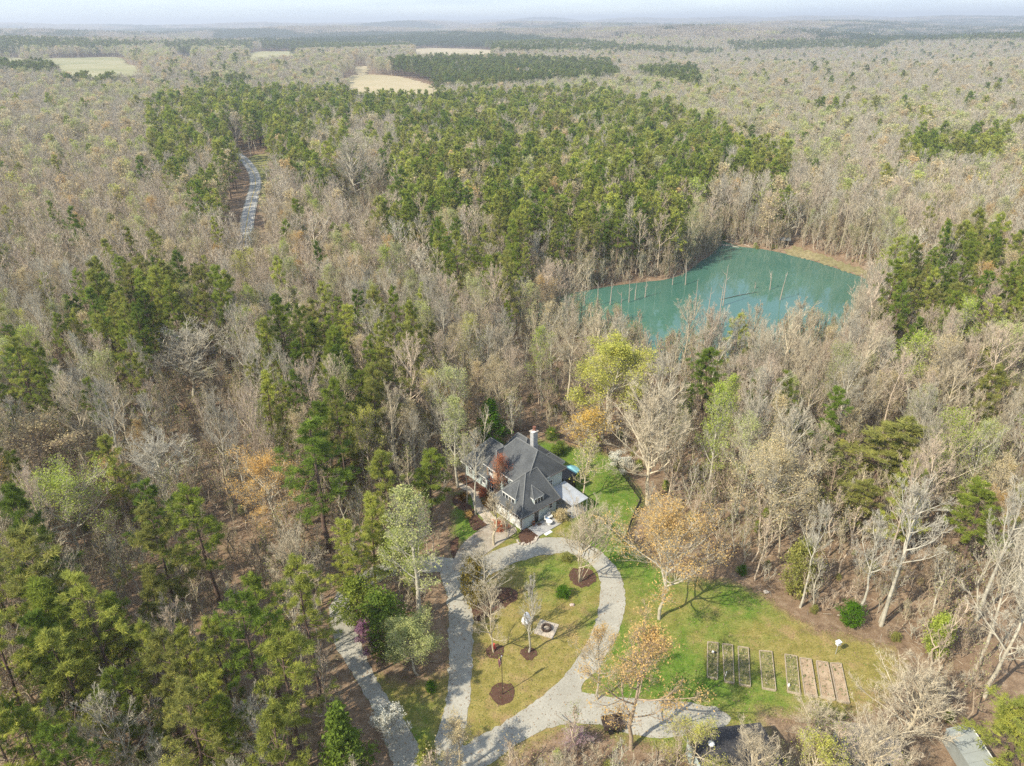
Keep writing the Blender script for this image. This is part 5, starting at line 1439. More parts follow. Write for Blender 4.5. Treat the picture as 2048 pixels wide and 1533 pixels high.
# ------------------------------------------------------------------ snags in the pond
SN = [(1446, 612, 530), (1437, 648, 560), (1388, 640, 560), (1413, 650, 575), (1560, 600, 545), (1540, 580, 542), (1371, 570, 520), (1220, 610, 560), (1196, 612, 565), (1258, 605, 560), (1270, 600, 563), (1290, 595, 556), (1345, 570, 548), (1242, 650, 585), (1510, 577, 568), (1168, 612, 570)]
nth = ['first', 'second', 'third', 'fourth', 'fifth', 'sixth', 'seventh', 'eighth', 'ninth', 'tenth', 'eleventh', 'twelfth', 'thirteenth', 'fourteenth', 'fifteenth', 'sixteenth', 'seventeenth', 'eighteenth', 'nineteenth', 'twentieth']
for k, (px, py, ty) in enumerate(sorted(SN)):
    q = unz(px, py, POND_Z); D = 1
    lo, hi = .3, 25.
    for _ in range(30):
        mid = (lo + hi) / 2
        if project((q[0], q[1], POND_Z + mid))[1] > ty: lo = mid
        else: hi = mid
    s = MB(); g = random.Random(k); Hs = lo; lx, ly = g.uniform(-.07, .07) * Hs, g.uniform(-.05, .05) * Hs
    s.tube([(0, 0, -1), (lx * .4, ly * .4, Hs * .45), (lx + g.uniform(-.2, .2), ly, Hs)], [.19, .13, .05], M['snag'], 6)
    for j in range(g.randint(1, 4)):
        t = g.uniform(.45, .9); a = g.uniform(0, 6.28); L = g.uniform(.6, 1.8)
        p0 = (lx * t, ly * t, Hs * t); s.tube([p0, (p0[0] + L * .6 * math.cos(a), p0[1] + L * .6 * math.sin(a), p0[2] + L * .5), (p0[0] + L * .8 * math.cos(a), p0[1] + L * .8 * math.sin(a), p0[2] + L)], [.07, .05, .025], M['snag'], 4)
    o = s.build('dead_snag'); o.location = (q[0], q[1], POND_Z)
    tag(o, f'{nth[k]} dead pale trunk from the left standing in the turquoise pond', 'dead tree', 'dead trunks standing in the pond')

# ------------------------------------------------------------------ what grows where: composition of the wood
PINE = [  # canopy areas as seen in the photograph (polygon, share of pines)
    ([(300, 215), (420, 200), (560, 190), (900, 200), (1050, 195), (1180, 185), (1330, 222), (1480, 290), (1600, 330), (1570, 385), (1450, 350), (1390, 400), (1370, 430), (1345, 500), (1240, 545), (1100, 555), (1000, 570), (880, 560), (830, 500), (760, 460), (690, 390), (600, 360), (540, 330), (515, 300), (480, 300), (480, 370), (450, 460), (390, 440), (340, 380), (300, 280)], .64),
    ([(130, 610), (190, 575), (320, 545), (470, 575), (480, 640), (420, 670), (310, 690), (290, 770), (220, 720), (120, 690)], .84),
    ([(450, 750), (560, 670), (700, 630), (790, 620), (910, 690), (890, 760), (760, 800), (700, 900), (560, 870), (500, 860), (440, 830)], .70),
    ([(570, 870), (700, 830), (720, 1000), (640, 1090), (580, 950)], .55),
    ([(300, 950), (420, 950), (540, 1010), (530, 1190), (360, 1220), (310, 1100)], .75),
    ([(0, 1130), (150, 1170), (330, 1120), (560, 1090), (700, 1090), (740, 1260), (760, 1460), (780, 1600), (0, 1600)], .70),
    ([(0, 720), (130, 740), (190, 860), (100, 880), (0, 830)], .6), ([(0, 880), (40, 900), (60, 1010), (0, 1060)], .7),
    ([(690, 1010), (780, 960), (900, 890), (905, 1000), (880, 1120), (885, 1300), (760, 1320), (690, 1180)], .72),
    ([(1640, 860), (1800, 840), (1830, 960), (1750, 1020), (1640, 1040)], .6), ([(1850, 970), (2000, 1000), (1980, 1110), (1860, 1090)], .6),
    ([(1830, 500), (2048, 480), (2048, 650), (1900, 680), (1760, 640), (1800, 560)], .62), ([(1810, 285), (2000, 285), (1990, 325), (1820, 335)], .85),
    ([(1580, 620), (1660, 700), (1700, 860), (1600, 800), (1560, 700)], .25), ([(980, 600), (1080, 640), (1060, 740), (960, 700)], .25),
    ([(780, 125), (1000, 120), (1220, 130), (1235, 162), (1100, 170), (960, 185), (800, 170)], .92), ([(1270, 148), (1390, 142), (1400, 182), (1290, 165)], .85),
    ([(505, 76), (700, 66), (1000, 68), (1180, 88), (1320, 104), (1020, 108), (880, 97), (540, 106)], .97), ([(1450, 90), (1800, 78), (1760, 100), (1480, 104)], .75), ([(1560, 62), (1900, 40), (2100, 38), (2100, 84), (1820, 86), (1600, 80)], .7),
    ([(-60, 124), (95, 126), (120, 152), (-60, 152)], .9), ([(-40, 82), (160, 84), (330, 92), (200, 101), (-40, 101)], .75), ([(330, 90), (505, 82), (505, 98), (330, 103)], .6), ([(1000, 88), (1180, 92), (1450, 106), (1430, 113), (1000, 102)], .6), ([(-40, 64), (300, 60), (520, 64), (300, 73), (-40, 76)], .55), ([(1000, 48), (1400, 46), (1500, 56), (1000, 60)], .45), ([(140, 150), (240, 158), (220, 178), (120, 170)], .6),
    ([(1600, 225), (1720, 215), (1800, 235), (1640, 250)], .3), ([(400, 165), (500, 165), (500, 190), (420, 190)], .5), ([(700, 300), (780, 330), (760, 420), (690, 380)], .35),
    ([(1480, 960), (1640, 1000), (1640, 1080), (1500, 1040)], .0), ([(340, 470), (460, 440), (560, 560), (420, 600)], .12),
]
NOPINE = [[(690, 255), (790, 250), (800, 320), (720, 340)], [(610, 270), (690, 260), (680, 310), (620, 330)], [(380, 315), (430, 310), (420, 370), (380, 370)], [(860, 700), (1010, 690), (1000, 850), (900, 850)]]
LIME = [([(0, 96), (500, 88), (520, 112), (260, 122), (0, 116)], .35), ([(1100, 170), (1480, 150), (1700, 250), (1700, 330), (1400, 330), (1150, 260)], .30), ([(1650, 190), (2048, 200), (2048, 290), (1760, 280)], .30), ([(100, 180), (420, 170), (420, 230), (100, 260)], .25), ([(0, 600), (80, 640), (80, 720), (0, 760)], .6), ([(1950, 300), (2048, 300), (2048, 400)], .35), ([(420, 100), (900, 105), (740, 200), (400, 170)], .22)]
CLEAR_GND = []   # ground polygons kept free: (poly, margin)
hc = [HW(-1.8, -4.0)[:2], HW(12.5, -4.0)[:2], HW(16.5, 5)[:2], HW(16, 16.5)[:2], HW(.5, 19.5)[:2], HW(-1.5, 8)[:2]]
spur = np.array(G([(684, 1235), (690, 1200), (720, 1168), (775, 1140), (840, 1130), (905, 1132)]))
def allowed(x, y, margin=1.0):
    ok = ~in_poly(x, y, lawn_poly) & ~in_poly(x, y, np.array(hc)) & ~in_poly(x, y, loop_out) & (line_dist(x, y, spur, False) > 1.9)
    ok &= line_dist(x, y, lawn_poly) > margin * .6
    ok &= ~in_poly(x, y, POND) & (line_dist(x, y, POND) > 1.2)
    ok &= line_dist(x, y, road_c, False) > 7.5
    ok &= ~in_poly(x, y, verge_poly) & ~in_poly(x, y, BANK)
    for f in FIELDS: ok &= ~in_poly(x, y, f)
    return ok
verge_ok = True
SHEDS = np.array([[cc_[0], cc_[1]], ds.location[:2], unz(1735, 1480)[:2]])

def classify(px, py, g):
    n = len(px); pp = np.full(n, .07)
    pp = np.where((py > 500) & (px > 1100), .10, pp); pp = np.where((py < 450), .03, pp)
    for poly, v in PINE: pp = np.where(in_poly(px, py, poly), v, pp)
    for poly in NOPINE: pp = np.where(in_poly(px, py, poly), .04, pp)
    isp = g.uniform(size=n) < pp
    pl = np.full(n, .10)
    for poly, v in LIME: pl = np.where(in_poly(px, py, poly), v, pl)
    ptan = np.full(n, .22)
    ptan = np.where(py > 1000, .30, ptan)
    r = g.uniform(size=n)
    kind = np.where(isp, 2, np.where(r < pl, 1, np.where(r < pl + ptan, 3, 0)))   # 0 bare, 1 lime/yellow bud, 2 pine, 3 tan bud
    return kind

def jitter_grid(r0, r1, sp, a0, a1, g):
    xs = np.arange(-r1, r1, sp); ys = np.arange(max(-5, -r1), r1, sp)
    if r1 > 3000: xs = np.arange(-r1 * .85, r1 * .85, sp)
    X, Y = np.meshgrid(xs, ys)
    X = (X + g.uniform(-.46, .46, X.shape) * sp).ravel(); Y = (Y + g.uniform(-.46, .46, Y.shape) * sp).ravel()
    r = np.hypot(X, Y); a = np.degrees(np.arctan2(X, Y)); k = (r >= r0) & (r < r1) & (a > a0) & (a < a1)
    return X[k], Y[k]

g = np.random.default_rng(5)
pts = [jitter_grid(33, 110, 3.9, -50, 44, g), jitter_grid(110, 430, 4.9, -48, 44, g), jitter_grid(430, 950, 6.0, -43, 42, g), jitter_grid(950, 2300, 8.6, -42, 41, g)]
X = np.concatenate([p[0] for p in pts]); Y = np.concatenate([p[1] for p in pts])
ok = allowed(X, Y)
for hx, hy, hr in HERO_XY: ok &= np.hypot(X - hx, Y - hy) > min(hr, 4.2)
for sx, sy in SHEDS: ok &= np.hypot(X - sx, Y - sy) > 5.5
X, Y = X[ok], Y[ok]; Zg = terrain(X, Y)
R_ = np.hypot(X, Y)
px, py, zc = project(np.column_stack([X, Y, Zg + 13])); pxb, pyb, _ = project(np.column_stack([X, Y, Zg]))
# keep sight lines open onto lawn, drives, house, pond, road: trees in front of them that would hide them are left out
def hides(px, py, poly): return in_poly(px, py, poly)
OPEN = [[(900, 840), (1300, 850), (1310, 1000), (1500, 1140), (1850, 1280), (1830, 1420), (1480, 1430), (1470, 1470), (1200, 1460), (960, 1545), (880, 1500), (890, 1150), (890, 960)],
        [(1380, 560), (1440, 490), (1730, 562), (1690, 592), (1500, 604), (1345, 606), (1330, 715), (1265, 690), (1245, 640), (1180, 632), (1180, 590)], [(484, 300), (545, 300), (545, 340), (520, 420), (505, 475), (478, 478), (484, 400)], [(1548, 474), (1586, 474), (1586, 496), (1548, 496)], [(690, 1300), (720, 1300), (860, 1490), (860, 1540), (800, 1540)],
        [(698, 154), (720, 153), (790, 155), (852, 170), (892, 186), (850, 193), (696, 192)], [(708, 136), (738, 136), (735, 150), (712, 154)], [(828, 100), (900, 99), (988, 103), (980, 111), (832, 111)], [(0, 119), (130, 119), (240, 119), (262, 132), (296, 148), (200, 157), (125, 150), (100, 128), (0, 127)], [(497, 109), (560, 106), (636, 107), (560, 115), (495, 121)], [(390, 159), (420, 158), (436, 162), (400, 167)], [(350, 104), (385, 104), (385, 113), (350, 113)]]
keep = np.ones(len(X), bool); rnd_arm = g.uniform(size=len(X))
for k_, frac in ((.95, 1.0), (.75, 1.0), (.5, 1.0)):
    qx, qy, _ = project(np.column_stack([X, Y, Zg + 19 * k_]))
    for poly in OPEN:
        keep &= ~in_poly(qx, qy, poly)
for k_ in (1.25, .95, .75, .55):
    qx, qy, qz = project(np.column_stack([X, Y, Zg + 18 * k_]))
    for hx, hy, rx_, ry_, hz_ in HERO_PX:
        if ry_ > 14: keep &= ~((((qx - hx) / rx_) ** 2 + ((qy - hy) / ry_) ** 2 < 1.25) & (qz < hz_))
    arm = in_poly(qx, qy, [(1015, 636), (1060, 610), (1180, 588), (1180, 640), (1100, 655)]); keep &= ~(arm & (rnd_arm < .85))
cor = np.array([HW(-1, 6)[:2], HW(2, -3)[:2], (unz(905, 1140)[0] - 2, unz(905, 1140)[1]), (unz(905, 1140)[0] - 17, unz(905, 1140)[1] - 12), (HW(2, 18)[0] - 19, HW(2, 18)[1] - 13), HW(2, 18)[:2]])
keep &= ~(in_poly(X, Y, cor) & (g.uniform(size=len(X)) < .8))
# thin the wood on the near shore so that the pond shows through the stems
nearshore = in_poly(px, py, [(1170, 590), (1400, 540), (1740, 570), (1700, 700), (1420, 720), (1230, 660)])
keep &= ~(nearshore & (g.uniform(size=len(X)) < .12))
X, Y, Zg, R_, px, py, zc, pxb, pyb = [a[keep] for a in (X, Y, Zg, R_, px, py, zc, pxb, pyb)]
kind = classify(px, py, g)
# bare stems dominate along the pond's near shore
near2 = in_poly(px, py, [(1170, 580), (1740, 570), (1760, 720), (1420, 760), (1200, 720)])
kind = np.where(near2 & (g.uniform(size=len(X)) < .8), 0, kind)

infr = (px > -60) & (px < 2110) & (py < 2000)
def pick_bark(k, px_, py_, rr):
    b = np.array(BARK['pine'] if k == 2 else (BARK['grey'] if rr < .35 else BARK['tan'] if rr < .62 else BARK['pink'] if rr < .92 else BARK['white']))
    if k != 2: b = b * (.82 + .32 * ((rr * 37.7) % 1.0))
    if k != 2 and px_ < 760 and py_ < 560: b = .6 * b + .4 * np.array(BARK['pink'])
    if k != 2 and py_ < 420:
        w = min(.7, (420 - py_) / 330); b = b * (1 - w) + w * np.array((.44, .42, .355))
    return b
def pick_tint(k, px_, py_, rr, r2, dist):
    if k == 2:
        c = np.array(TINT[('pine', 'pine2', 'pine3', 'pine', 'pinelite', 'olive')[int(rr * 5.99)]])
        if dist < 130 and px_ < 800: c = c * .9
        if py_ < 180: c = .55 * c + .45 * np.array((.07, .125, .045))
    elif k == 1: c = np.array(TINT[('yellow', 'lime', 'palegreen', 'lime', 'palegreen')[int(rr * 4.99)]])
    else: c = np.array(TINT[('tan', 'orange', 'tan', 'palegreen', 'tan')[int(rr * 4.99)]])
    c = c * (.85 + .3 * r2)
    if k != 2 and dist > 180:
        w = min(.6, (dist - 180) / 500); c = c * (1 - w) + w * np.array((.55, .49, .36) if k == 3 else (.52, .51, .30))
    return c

order = np.argsort(zc + np.where(infr, 0, 1e6))
limit = {'bare_tree': 300 - 25, 'pine_tree': 300 - 20, 'budding_tree': 300 - 25}
cnt = {k: 0 for k in limit}
single = np.zeros(len(X), bool)
NM = {0: 'bare_tree', 1: 'budding_tree', 2: 'pine_tree', 3: 'budding_tree'}
GRP = {'bare_tree': 'bare trees in the surrounding wood', 'pine_tree': 'pines in the surrounding wood', 'budding_tree': 'budding trees in the surrounding wood'}
rr_all = g.uniform(size=(len(X), 6))
for i in order:
    if not infr[i]: break
    k = int(kind[i]); nm = NM[k]
    if cnt[nm] >= limit[nm]: continue
    cnt[nm] += 1; single[i] = True
    r = rr_all[i]; rc, rs = r[0], r[1]
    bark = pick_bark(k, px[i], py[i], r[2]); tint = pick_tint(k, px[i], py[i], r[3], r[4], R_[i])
    if k == 2:
        v = int(r[5] * 8.99); H = 15 + 9.5 * rs; d = 'pale green pine' if r[3] > .67 else 'dark green pine'
        if py[i] > 1090 and px[i] < 760: H = 16.5 + 7.5 * rs
    elif k == 0:
        v = int(r[5] * 6.99) if r[5] < .9 else 5; H = 13.5 + 9 * rs; d = 'pale barked bare tree' if r[2] >= .92 else ('grey bare tree' if r[2] < .35 else 'brownish bare tree')
    else:
        v = int(r[5] * 5.99); H = 12 + 9 * rs; d = 'yellow green budding tree' if k == 1 else 'tan budded tree'
    if R_[i] < 75 and py[i] > 1250 and k != 2: H *= .8
    key = ('pine', v) if k == 2 else (('bare', v) if k == 0 else ('bud', v))
    Wd = PROTO[key]['W'] / PROTO[key]['H'] * H * ((.80 + .30 * rc) if k == 2 else (.85 + .35 * rc))
    plant(nm, key, X[i], Y[i], H, Wd, group=GRP[nm], desc=d, z=Zg[i], rgb=tuple(tint), brgb=tuple(bark), rz=6.28 * r[0])

# labels that place each tree by the nearest landmark, its side and its rank
LM = [('drive fork', 870, 1500), ('garage doors', 1000, 1045), ('house chimney', 1067, 900), ('raised beds', 1540, 1330), ('dark shed roof', 1450, 1480), ('greenhouse', 1940, 1490), ('brown shed', 1735, 1480), ('golden orange oak', 548, 1075),
      ('broad lime green tree', 165, 1130), ('tallest dark pine', 660, 1105), ('broad grey oak', 390, 800), ('pale spreading tree', 330, 1015), ('large yellow tree', 1205, 878), ('tan budded oak', 1532, 1105), ('white sycamore', 1952, 1240), ('wide spreading pine', 1735, 1000),
      ('dark pondside pine', 1402, 862), ('pond hut', 1566, 492), ('pond inlet', 1440, 490), ('left pond tip', 1020, 640), ('right pond end', 1740, 590), ('road bend', 505, 340), ('near road end', 488, 480), ('verge utility pole', 538, 378),
      ('close pair of pines', 405, 1215), ('left drive', 690, 1280), ('magnolia', 950, 1205), ('white dogwood', 786, 1480), ('purple redbud', 740, 1310), ('right lawn corner', 1485, 1150), ('wide tan tree', 110, 990), ('lime poplar', 1412, 1000), ('pond near shore', 1310, 745), ('yard fence corner', 1214, 908)]
LMG = np.array([ung(a, b)[:2] for _, a, b in LM])
groups = {}
for t in TREES:
    if t['label']: continue
    d = np.hypot(LMG[:, 0] - t['x'], LMG[:, 1] - t['y']); j = int(np.argmin(d)); dx, dy = t['x'] - LMG[j][0], t['y'] - LMG[j][1]
    side = ('left of' if dx < 0 else 'right of') if abs(dx) > abs(dy) else ('beyond' if dy > 0 else 'before')
    groups.setdefault((t['desc'], j, side), []).append((d[j], t))
def ordinal(n):
    if n < 20: return nth[n]
    tens = {2: 'twenty', 3: 'thirty', 4: 'forty', 5: 'fifty', 6: 'sixty', 7: 'seventy', 8: 'eighty', 9: 'ninety'}
    n1 = n + 1
    if n1 % 10 == 0: return {30: 'thirtieth', 40: 'fortieth', 50: 'fiftieth', 60: 'sixtieth', 70: 'seventieth', 80: 'eightieth', 90: 'ninetieth'}.get(n1, str(n1) + 'th')
    return (tens.get(n1 // 10, str(n1 // 10)) + '-' + nth[n1 % 10 - 1])
for (desc, j, side), L in groups.items():
    L.sort(key=lambda p: p[0])
    for k, (_, t) in enumerate(L):
        w = desc if len(L) == 1 else (f'{desc} nearest' if k == 0 else f'{ordinal(k)} nearest {desc}')
        if len(L) == 1: lab = f'only {desc} {side} the {LM[j][0]}, nearest to it'
        elif k == 0: lab = f'nearest {desc} {side} the {LM[j][0]}'
        else: lab = f'{ordinal(k)} nearest {desc} {side} the {LM[j][0]}'
        t['o']['label'] = lab

# ------------------------------------------------------------------ distant woods: one mass, instanced on points
def gn_scatter(name, P, rot, scl, idx, tint, bark, protos):
    """protos: list of meshes -> geometry nodes instances on a point mesh"""
    coll = bpy.data.collections.new(name + '_kinds')
    for k, me in enumerate(protos):
        o = bpy.data.objects.new(f'{name}_kind_{k:02d}', me); coll.objects.link(o)
    me = bpy.data.meshes.new(name); me.vertices.add(len(P)); me.vertices.foreach_set('co', np.asarray(P, np.float32).ravel())
    def att(nm, typ, data, fld='value'):
        a = me.attributes.new(nm, typ, 'POINT'); a.data.foreach_set(fld, data)
    att('rotz', 'FLOAT', np.asarray(rot, np.float32)); att('scl', 'FLOAT_VECTOR', np.asarray(scl, np.float32).ravel(), 'vector'); att('pick', 'INT', np.asarray(idx, np.int32))
    one = np.ones((len(P), 1))
    att('tint', 'FLOAT_COLOR', np.hstack([tint, one]).astype(np.float32).ravel(), 'color'); att('bark', 'FLOAT_COLOR', np.hstack([bark, one]).astype(np.float32).ravel(), 'color')
    o = link(name, me)
    ng = bpy.data.node_groups.new(name + '_nodes', 'GeometryNodeTree')
    ng.interface.new_socket('Geometry', in_out='INPUT', socket_type='NodeSocketGeometry'); ng.interface.new_socket('Geometry', in_out='OUTPUT', socket_type='NodeSocketGeometry')
    N = ng.nodes; Lk = ng.links
    gi = N.new('NodeGroupInput'); go = N.new('NodeGroupOutput'); iop = N.new('GeometryNodeInstanceOnPoints'); ci = N.new('GeometryNodeCollectionInfo')
    ci.inputs['Collection'].default_value = coll; ci.inputs['Separate Children'].default_value = True; ci.inputs['Reset Children'].default_value = True
    def named(nm, typ):
        n = N.new('GeometryNodeInputNamedAttribute'); n.data_type = typ; n.inputs['Name'].default_value = nm; return n
    ri = named('rotz', 'FLOAT'); si = named('scl', 'FLOAT_VECTOR'); pi_ = named('pick', 'INT')
    cx = N.new('ShaderNodeCombineXYZ'); Lk.new(ri.outputs['Attribute'], cx.inputs['Z'])
    er = N.new('FunctionNodeEulerToRotation'); Lk.new(cx.outputs[0], er.inputs[0])
    Lk.new(gi.outputs[0], iop.inputs['Points']); Lk.new(ci.outputs[0], iop.inputs['Instance']); iop.inputs['Pick Instance'].default_value = True
    Lk.new(pi_.outputs['Attribute'], iop.inputs['Instance Index']); Lk.new(er.outputs[0], iop.inputs['Rotation']); Lk.new(si.outputs['Attribute'], iop.inputs['Scale'])
    Lk.new(iop.outputs[0], go.inputs[0])
    md = o.modifiers.new('scatter', 'NODES'); md.node_group = ng
    o['kind'] = 'stuff'
    return o

def joined(pair, name):
    tr, cr = pair; a = Acc(); a.merge(tr); a.merge(cr); return a.mesh(name)
FAR = []
for k in range(4): FAR.append(joined(hardwood(500 + k, 19, .46, .38, 13, 1, lod=1, upang=48), 'far_bare'))        # 0-3
for k in range(2): FAR.append(joined(hardwood(510 + k, 17, .66, .28, 14, 1, lod=1, upang=40), 'far_bare'))       # 4-5
for k in range(4): FAR.append(joined(hardwood(520 + k, 17, .55, .32, 13, .8, lod=1, leaf=420, leafsize=.5, per=2, upang=44, lspread=.4), 'far_bud'))    # 6-9
for k in range(5): FAR.append(joined(pine(540 + k, 20, .36, 34, 3.0, lod=1), 'far_pine'))      # 10-14
rest = ~single
Xr, Yr, Zr, kr, pxr, pyr, Rr_ = X[rest], Y[rest], Zg[rest], kind[rest], px[rest], py[rest], R_[rest]
rr = rr_all[rest]; n = len(Xr)
idx = np.where(kr == 2, 10 + (rr[:, 5] * 4.99).astype(int), np.where(kr == 0, (rr[:, 5] * 5.99).astype(int), 6 + (rr[:, 5] * 3.99).astype(int)))
grow = np.where(Rr_ > 950, 1.32, np.where(Rr_ > 430, 1.08, .97))
sc_ = (.75 + .42 * rr[:, 1]) * grow; sw_ = sc_ * np.where(Rr_ > 430, 1.18, 1.08); scl = np.column_stack([sw_ * (1 + .15 * (rr[:, 0] - .5)), sw_ * (1 + .15 * (rr[:, 0] - .5)), sc_ * np.where(Rr_ > 950, .84, 1)])
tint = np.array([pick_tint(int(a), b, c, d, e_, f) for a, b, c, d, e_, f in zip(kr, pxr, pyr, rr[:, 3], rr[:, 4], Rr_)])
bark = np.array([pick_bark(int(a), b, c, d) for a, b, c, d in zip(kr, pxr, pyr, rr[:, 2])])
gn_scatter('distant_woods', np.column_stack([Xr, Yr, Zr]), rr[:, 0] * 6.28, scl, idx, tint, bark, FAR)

# hills beyond: clumps of crowns
def clump(seed, n=64, size=64., pinef=False):
    g = np.random.default_rng(seed); acc = Acc()
    c = g.uniform(-size / 2, size / 2, (n, 2)); h = g.uniform(11, 17, n)
    C = np.repeat(np.column_stack([c, h]), 9, 0) + g.normal(0, 1, (n * 9, 3)) * np.array([2.4, 2.4, 3.0])
    leaves(g, acc, C, 2.4, 4, .8, .2)
    return acc.mesh('far_crowns')
CL = [clump(600 + k) for k in range(5)]
g2 = np.random.default_rng(9)
parts = [jitter_grid(2300, 4600, 54, -42, 41, g2), jitter_grid(4600, 12500, 98, -41, 40, g2)]
P_ = []; S_ = []
for (xx, yy), s0 in zip(parts, (1.0, 1.75)):
    P_.append(np.column_stack([xx, yy, terrain(xx, yy)])); S_.append(np.tile([[s0, s0, 1.0 + .12 * s0]], (len(xx), 1)))
P_ = np.vstack(P_); S_ = np.vstack(S_)
qx, qy, _ = project(P_ + np.array([0, 0, 14])); kk = classify(qx, qy, g2)
okf = np.ones(len(P_), bool)
for f in FIELDS: okf &= ~in_poly(P_[:, 0], P_[:, 1], f)
P_, S_, qx, qy, kk = P_[okf], S_[okf], qx[okf], qy[okf], kk[okf]
blot = np.sin(P_[:, 0] / 410 + 1) * np.sin(P_[:, 1] / 530 + P_[:, 0] / 900) + .5 * np.sin(P_[:, 0] / 170 + P_[:, 1] / 260)
kk = np.where((blot > .55), 2, kk)
tcol = np.where((kk == 2)[:, None], np.array([[.085, .125, .055]]), np.where((kk == 1)[:, None], np.array([[.40, .40, .19]]), np.array([[.42, .375, .30]])))
tcol = tcol * g2.uniform(.8, 1.2, (len(P_), 1))
gn_scatter('far_hill_woods', P_, g2.uniform(0, 6.28, len(P_)), S_, g2.integers(0, 5, len(P_)), tcol, tcol, CL)

# undergrowth on the near forest floor: saplings, twiggy brush, evergreen sprigs
def brush(seed, kindb):
    if kindb == 0: return joined(hardwood(seed, 3.2, .9, .12, 9, .45, upang=50, stems=2, twigw=.016), 'brush')
    if kindb == 1: return joined(hardwood(seed, 6.5, .42, .25, 10, .5, leaf=260, leafsize=.09, per=1, upang=54, twigw=.016), 'sapling')
    a, b = bushy(seed, 2.2, 1.0, 160, 6, .2); return joined((a, b), 'sprig')
def thin(me_list): return me_list
UG = [brush(700, 0), brush(701, 0), brush(702, 1), brush(703, 1), brush(704, 2)]
g3 = np.random.default_rng(21)
ux, uy = jitter_grid(33, 320, 1.95, -48, 43, g3)
oku = allowed(ux, uy, 2.0) & (line_dist(ux, uy, loop_out) > 2.4); ux, uy = ux[oku], uy[oku]
sh_i = g3.integers(0, len(POND), 1500); nrm_out = POND - POND.mean(0); nrm_out /= np.linalg.norm(nrm_out, axis=1, keepdims=True)
shp = POND[sh_i] + nrm_out[sh_i] * g3.uniform(.3, 7, (1500, 1)) + g3.normal(0, .8, (1500, 2)); shp = shp[~in_poly(shp[:, 0], shp[:, 1], BANK)]
ux = np.concatenate([ux, shp[:, 0]]); uy = np.concatenate([uy, shp[:, 1]])
uz = terrain(ux, uy); vx, vy, _ = project(np.column_stack([ux, uy, uz + 2]))
oku = (vx > -80) & (vx < 2130); 
for sx, sy in SHEDS: oku &= np.hypot(ux - sx, uy - sy) > 4
ux, uy, uz, vx, vy = ux[oku], uy[oku], uz[oku], vx[oku], vy[oku]
ru = g3.uniform(size=(len(ux), 5)); ui = np.searchsorted([.34, .58, .74, .92], ru[:, 0])
us = .40 + .85 * ru[:, 1]; us = np.where((ui == 2) | (ui == 3), us * 1.5, us * np.where(ui == 4, .7, 1.0))
bk = np.array([BARK[('tan', 'pink', 'brown', 'grey')[int(v * 3.99)]] for v in ru[:, 2]])
tn = np.array([TINT[('olive', 'palegreen', 'pine', 'tan', 'olive')[int(v * 4.99)]] for v in ru[:, 3]])
gn_scatter('undergrowth', np.column_stack([ux, uy, uz]), ru[:, 4] * 6.28, np.column_stack([us, us, us]), ui, tn, bk, UG)

# sticks and fallen boughs on the forest floor
g4 = np.random.default_rng(31)
sx_, sy_ = jitter_grid(33, 190, 1.5, -47, 42, g4); ko = allowed(sx_, sy_, 1.0); sx_, sy_ = sx_[ko], sy_[ko]; ns = len(sx_)
az_ = g4.uniform(0, 6.28, ns); L_s = g4.uniform(.4, 1.6, ns) * np.where(g4.uniform(size=ns) < .06, 3.2, 1)
dd = np.column_stack([np.cos(az_), np.sin(az_), g4.uniform(-.03, .12, ns)]); p0_ = np.column_stack([sx_, sy_, terrain(sx_, sy_) + .06])
Pst = run(g4, p0_, dd, L_s, 3, 0, .35); Pst[:, :, 2] = np.maximum(Pst[:, :, 2], terrain(Pst[:, :, 0], Pst[:, :, 1]) + .05)
Vst, Qst = tubes(Pst, .018 + .02 * L_s, .008 + .006 * L_s, 3)
o = link('forest_debris', np_mesh('forest_debris', Vst, None, Qst, [simple('fallen_sticks', (.40, .34, .26), .45, .8)])); o['kind'] = 'stuff'
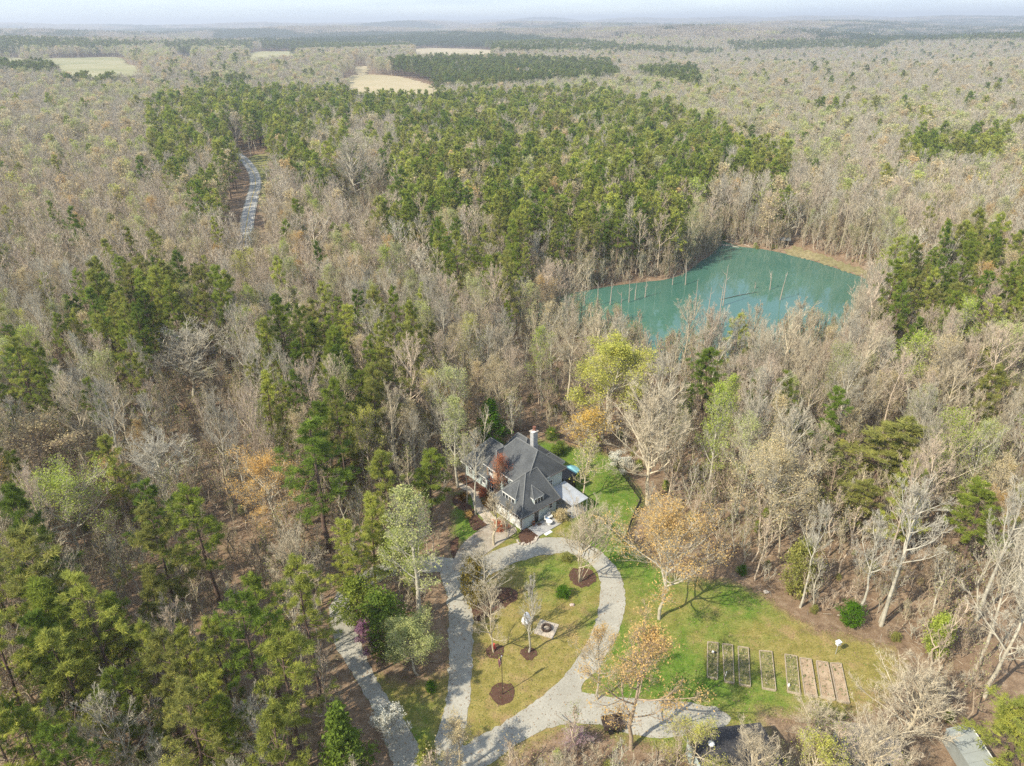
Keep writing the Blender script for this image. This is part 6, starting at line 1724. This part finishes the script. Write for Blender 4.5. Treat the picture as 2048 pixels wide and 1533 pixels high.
# fallen leaves on lawn and drive
def leaf_scatter(name, n_, mat, poly_test, size, z):
    lx = g4.uniform(-25, 55, n_); ly = g4.uniform(38, 108, n_)
    k = poly_test(lx, ly); lx, ly = lx[k], ly[k]; m_ = len(lx)
    a = g4.uniform(0, 6.28, m_); s_ = size * g4.uniform(.6, 1.3, m_)
    c = np.column_stack([lx, ly, np.full(m_, z) + g4.uniform(0, .02, m_)])
    u = np.column_stack([np.cos(a), np.sin(a), g4.uniform(-.3, .3, m_)]) * s_[:, None]; v = np.column_stack([-np.sin(a), np.cos(a), g4.uniform(-.3, .3, m_)]) * s_[:, None] * .6
    V = np.stack([c - u, c - v, c + u, c + v], 1).reshape(-1, 3); V[:, 2] = np.maximum(V[:, 2], z - .012)
    o = link(name, np_mesh(name, V, None, np.arange(m_ * 4).reshape(-1, 4), [mat])); o['kind'] = 'stuff'
dl = simple('dry_leaf', (.30, .20, .12), .35, 2)
edge_p = lambda x, y: in_poly(x, y, lawn_poly) & ~in_poly(x, y, np.array(hc)) & (g4.uniform(size=len(x)) < .12 + .8 * np.exp(-line_dist(x, y, lawn_poly) / 2.5))
leaf_scatter('fallen_leaves', 26000, dl, edge_p, .085, .115)
leaf_scatter('fallen_leaves', 60000, dl, lambda x, y: in_poly(x, y, loop_out) & ~in_poly(x, y, island) & (g4.uniform(size=len(x)) < .05 + .75 * np.exp(-np.minimum(line_dist(x, y, loop_out), line_dist(x, y, island)) / .45)), .07, .085)
leaf_scatter('grass_tufts', 30000, simple('grass_tuft', (.13, .17, .035), .4, 1), lambda x, y: in_poly(x, y, lawn_poly) & ~in_poly(x, y, np.array(hc)) & (~in_poly(x, y, loop_out) | in_poly(x, y, island)) | (line_dist(x, y, loop_out) < .22), .07, .07)

# ------------------------------------------------------------------ air
hz = MB(); hz.span((-15200, -15200, -60), (15200, 15200, 132), M['ground'])
h_o = hz.build('haze'); h_o.data.materials.clear()
mt = bpy.data.materials.new('haze_air'); mt.use_nodes = True; nt = mt.node_tree; nt.nodes.clear()
out = nt.nodes.new('ShaderNodeOutputMaterial'); pv = nt.nodes.new('ShaderNodeVolumePrincipled')
pv.inputs['Color'].default_value = (.86, .91, 1.0, 1); pv.inputs['Density'].default_value = .0002; pv.inputs['Anisotropy'].default_value = .2
nt.links.new(pv.outputs[0], out.inputs['Volume']); h_o.data.materials.append(mt); h_o['kind'] = 'stuff'
print('TREES', cnt, 'rest', n, 'clumps', len(P_), 'brush', len(ux), 'tris', sum(len(m_.polygons) for m_ in bpy.data.meshes))
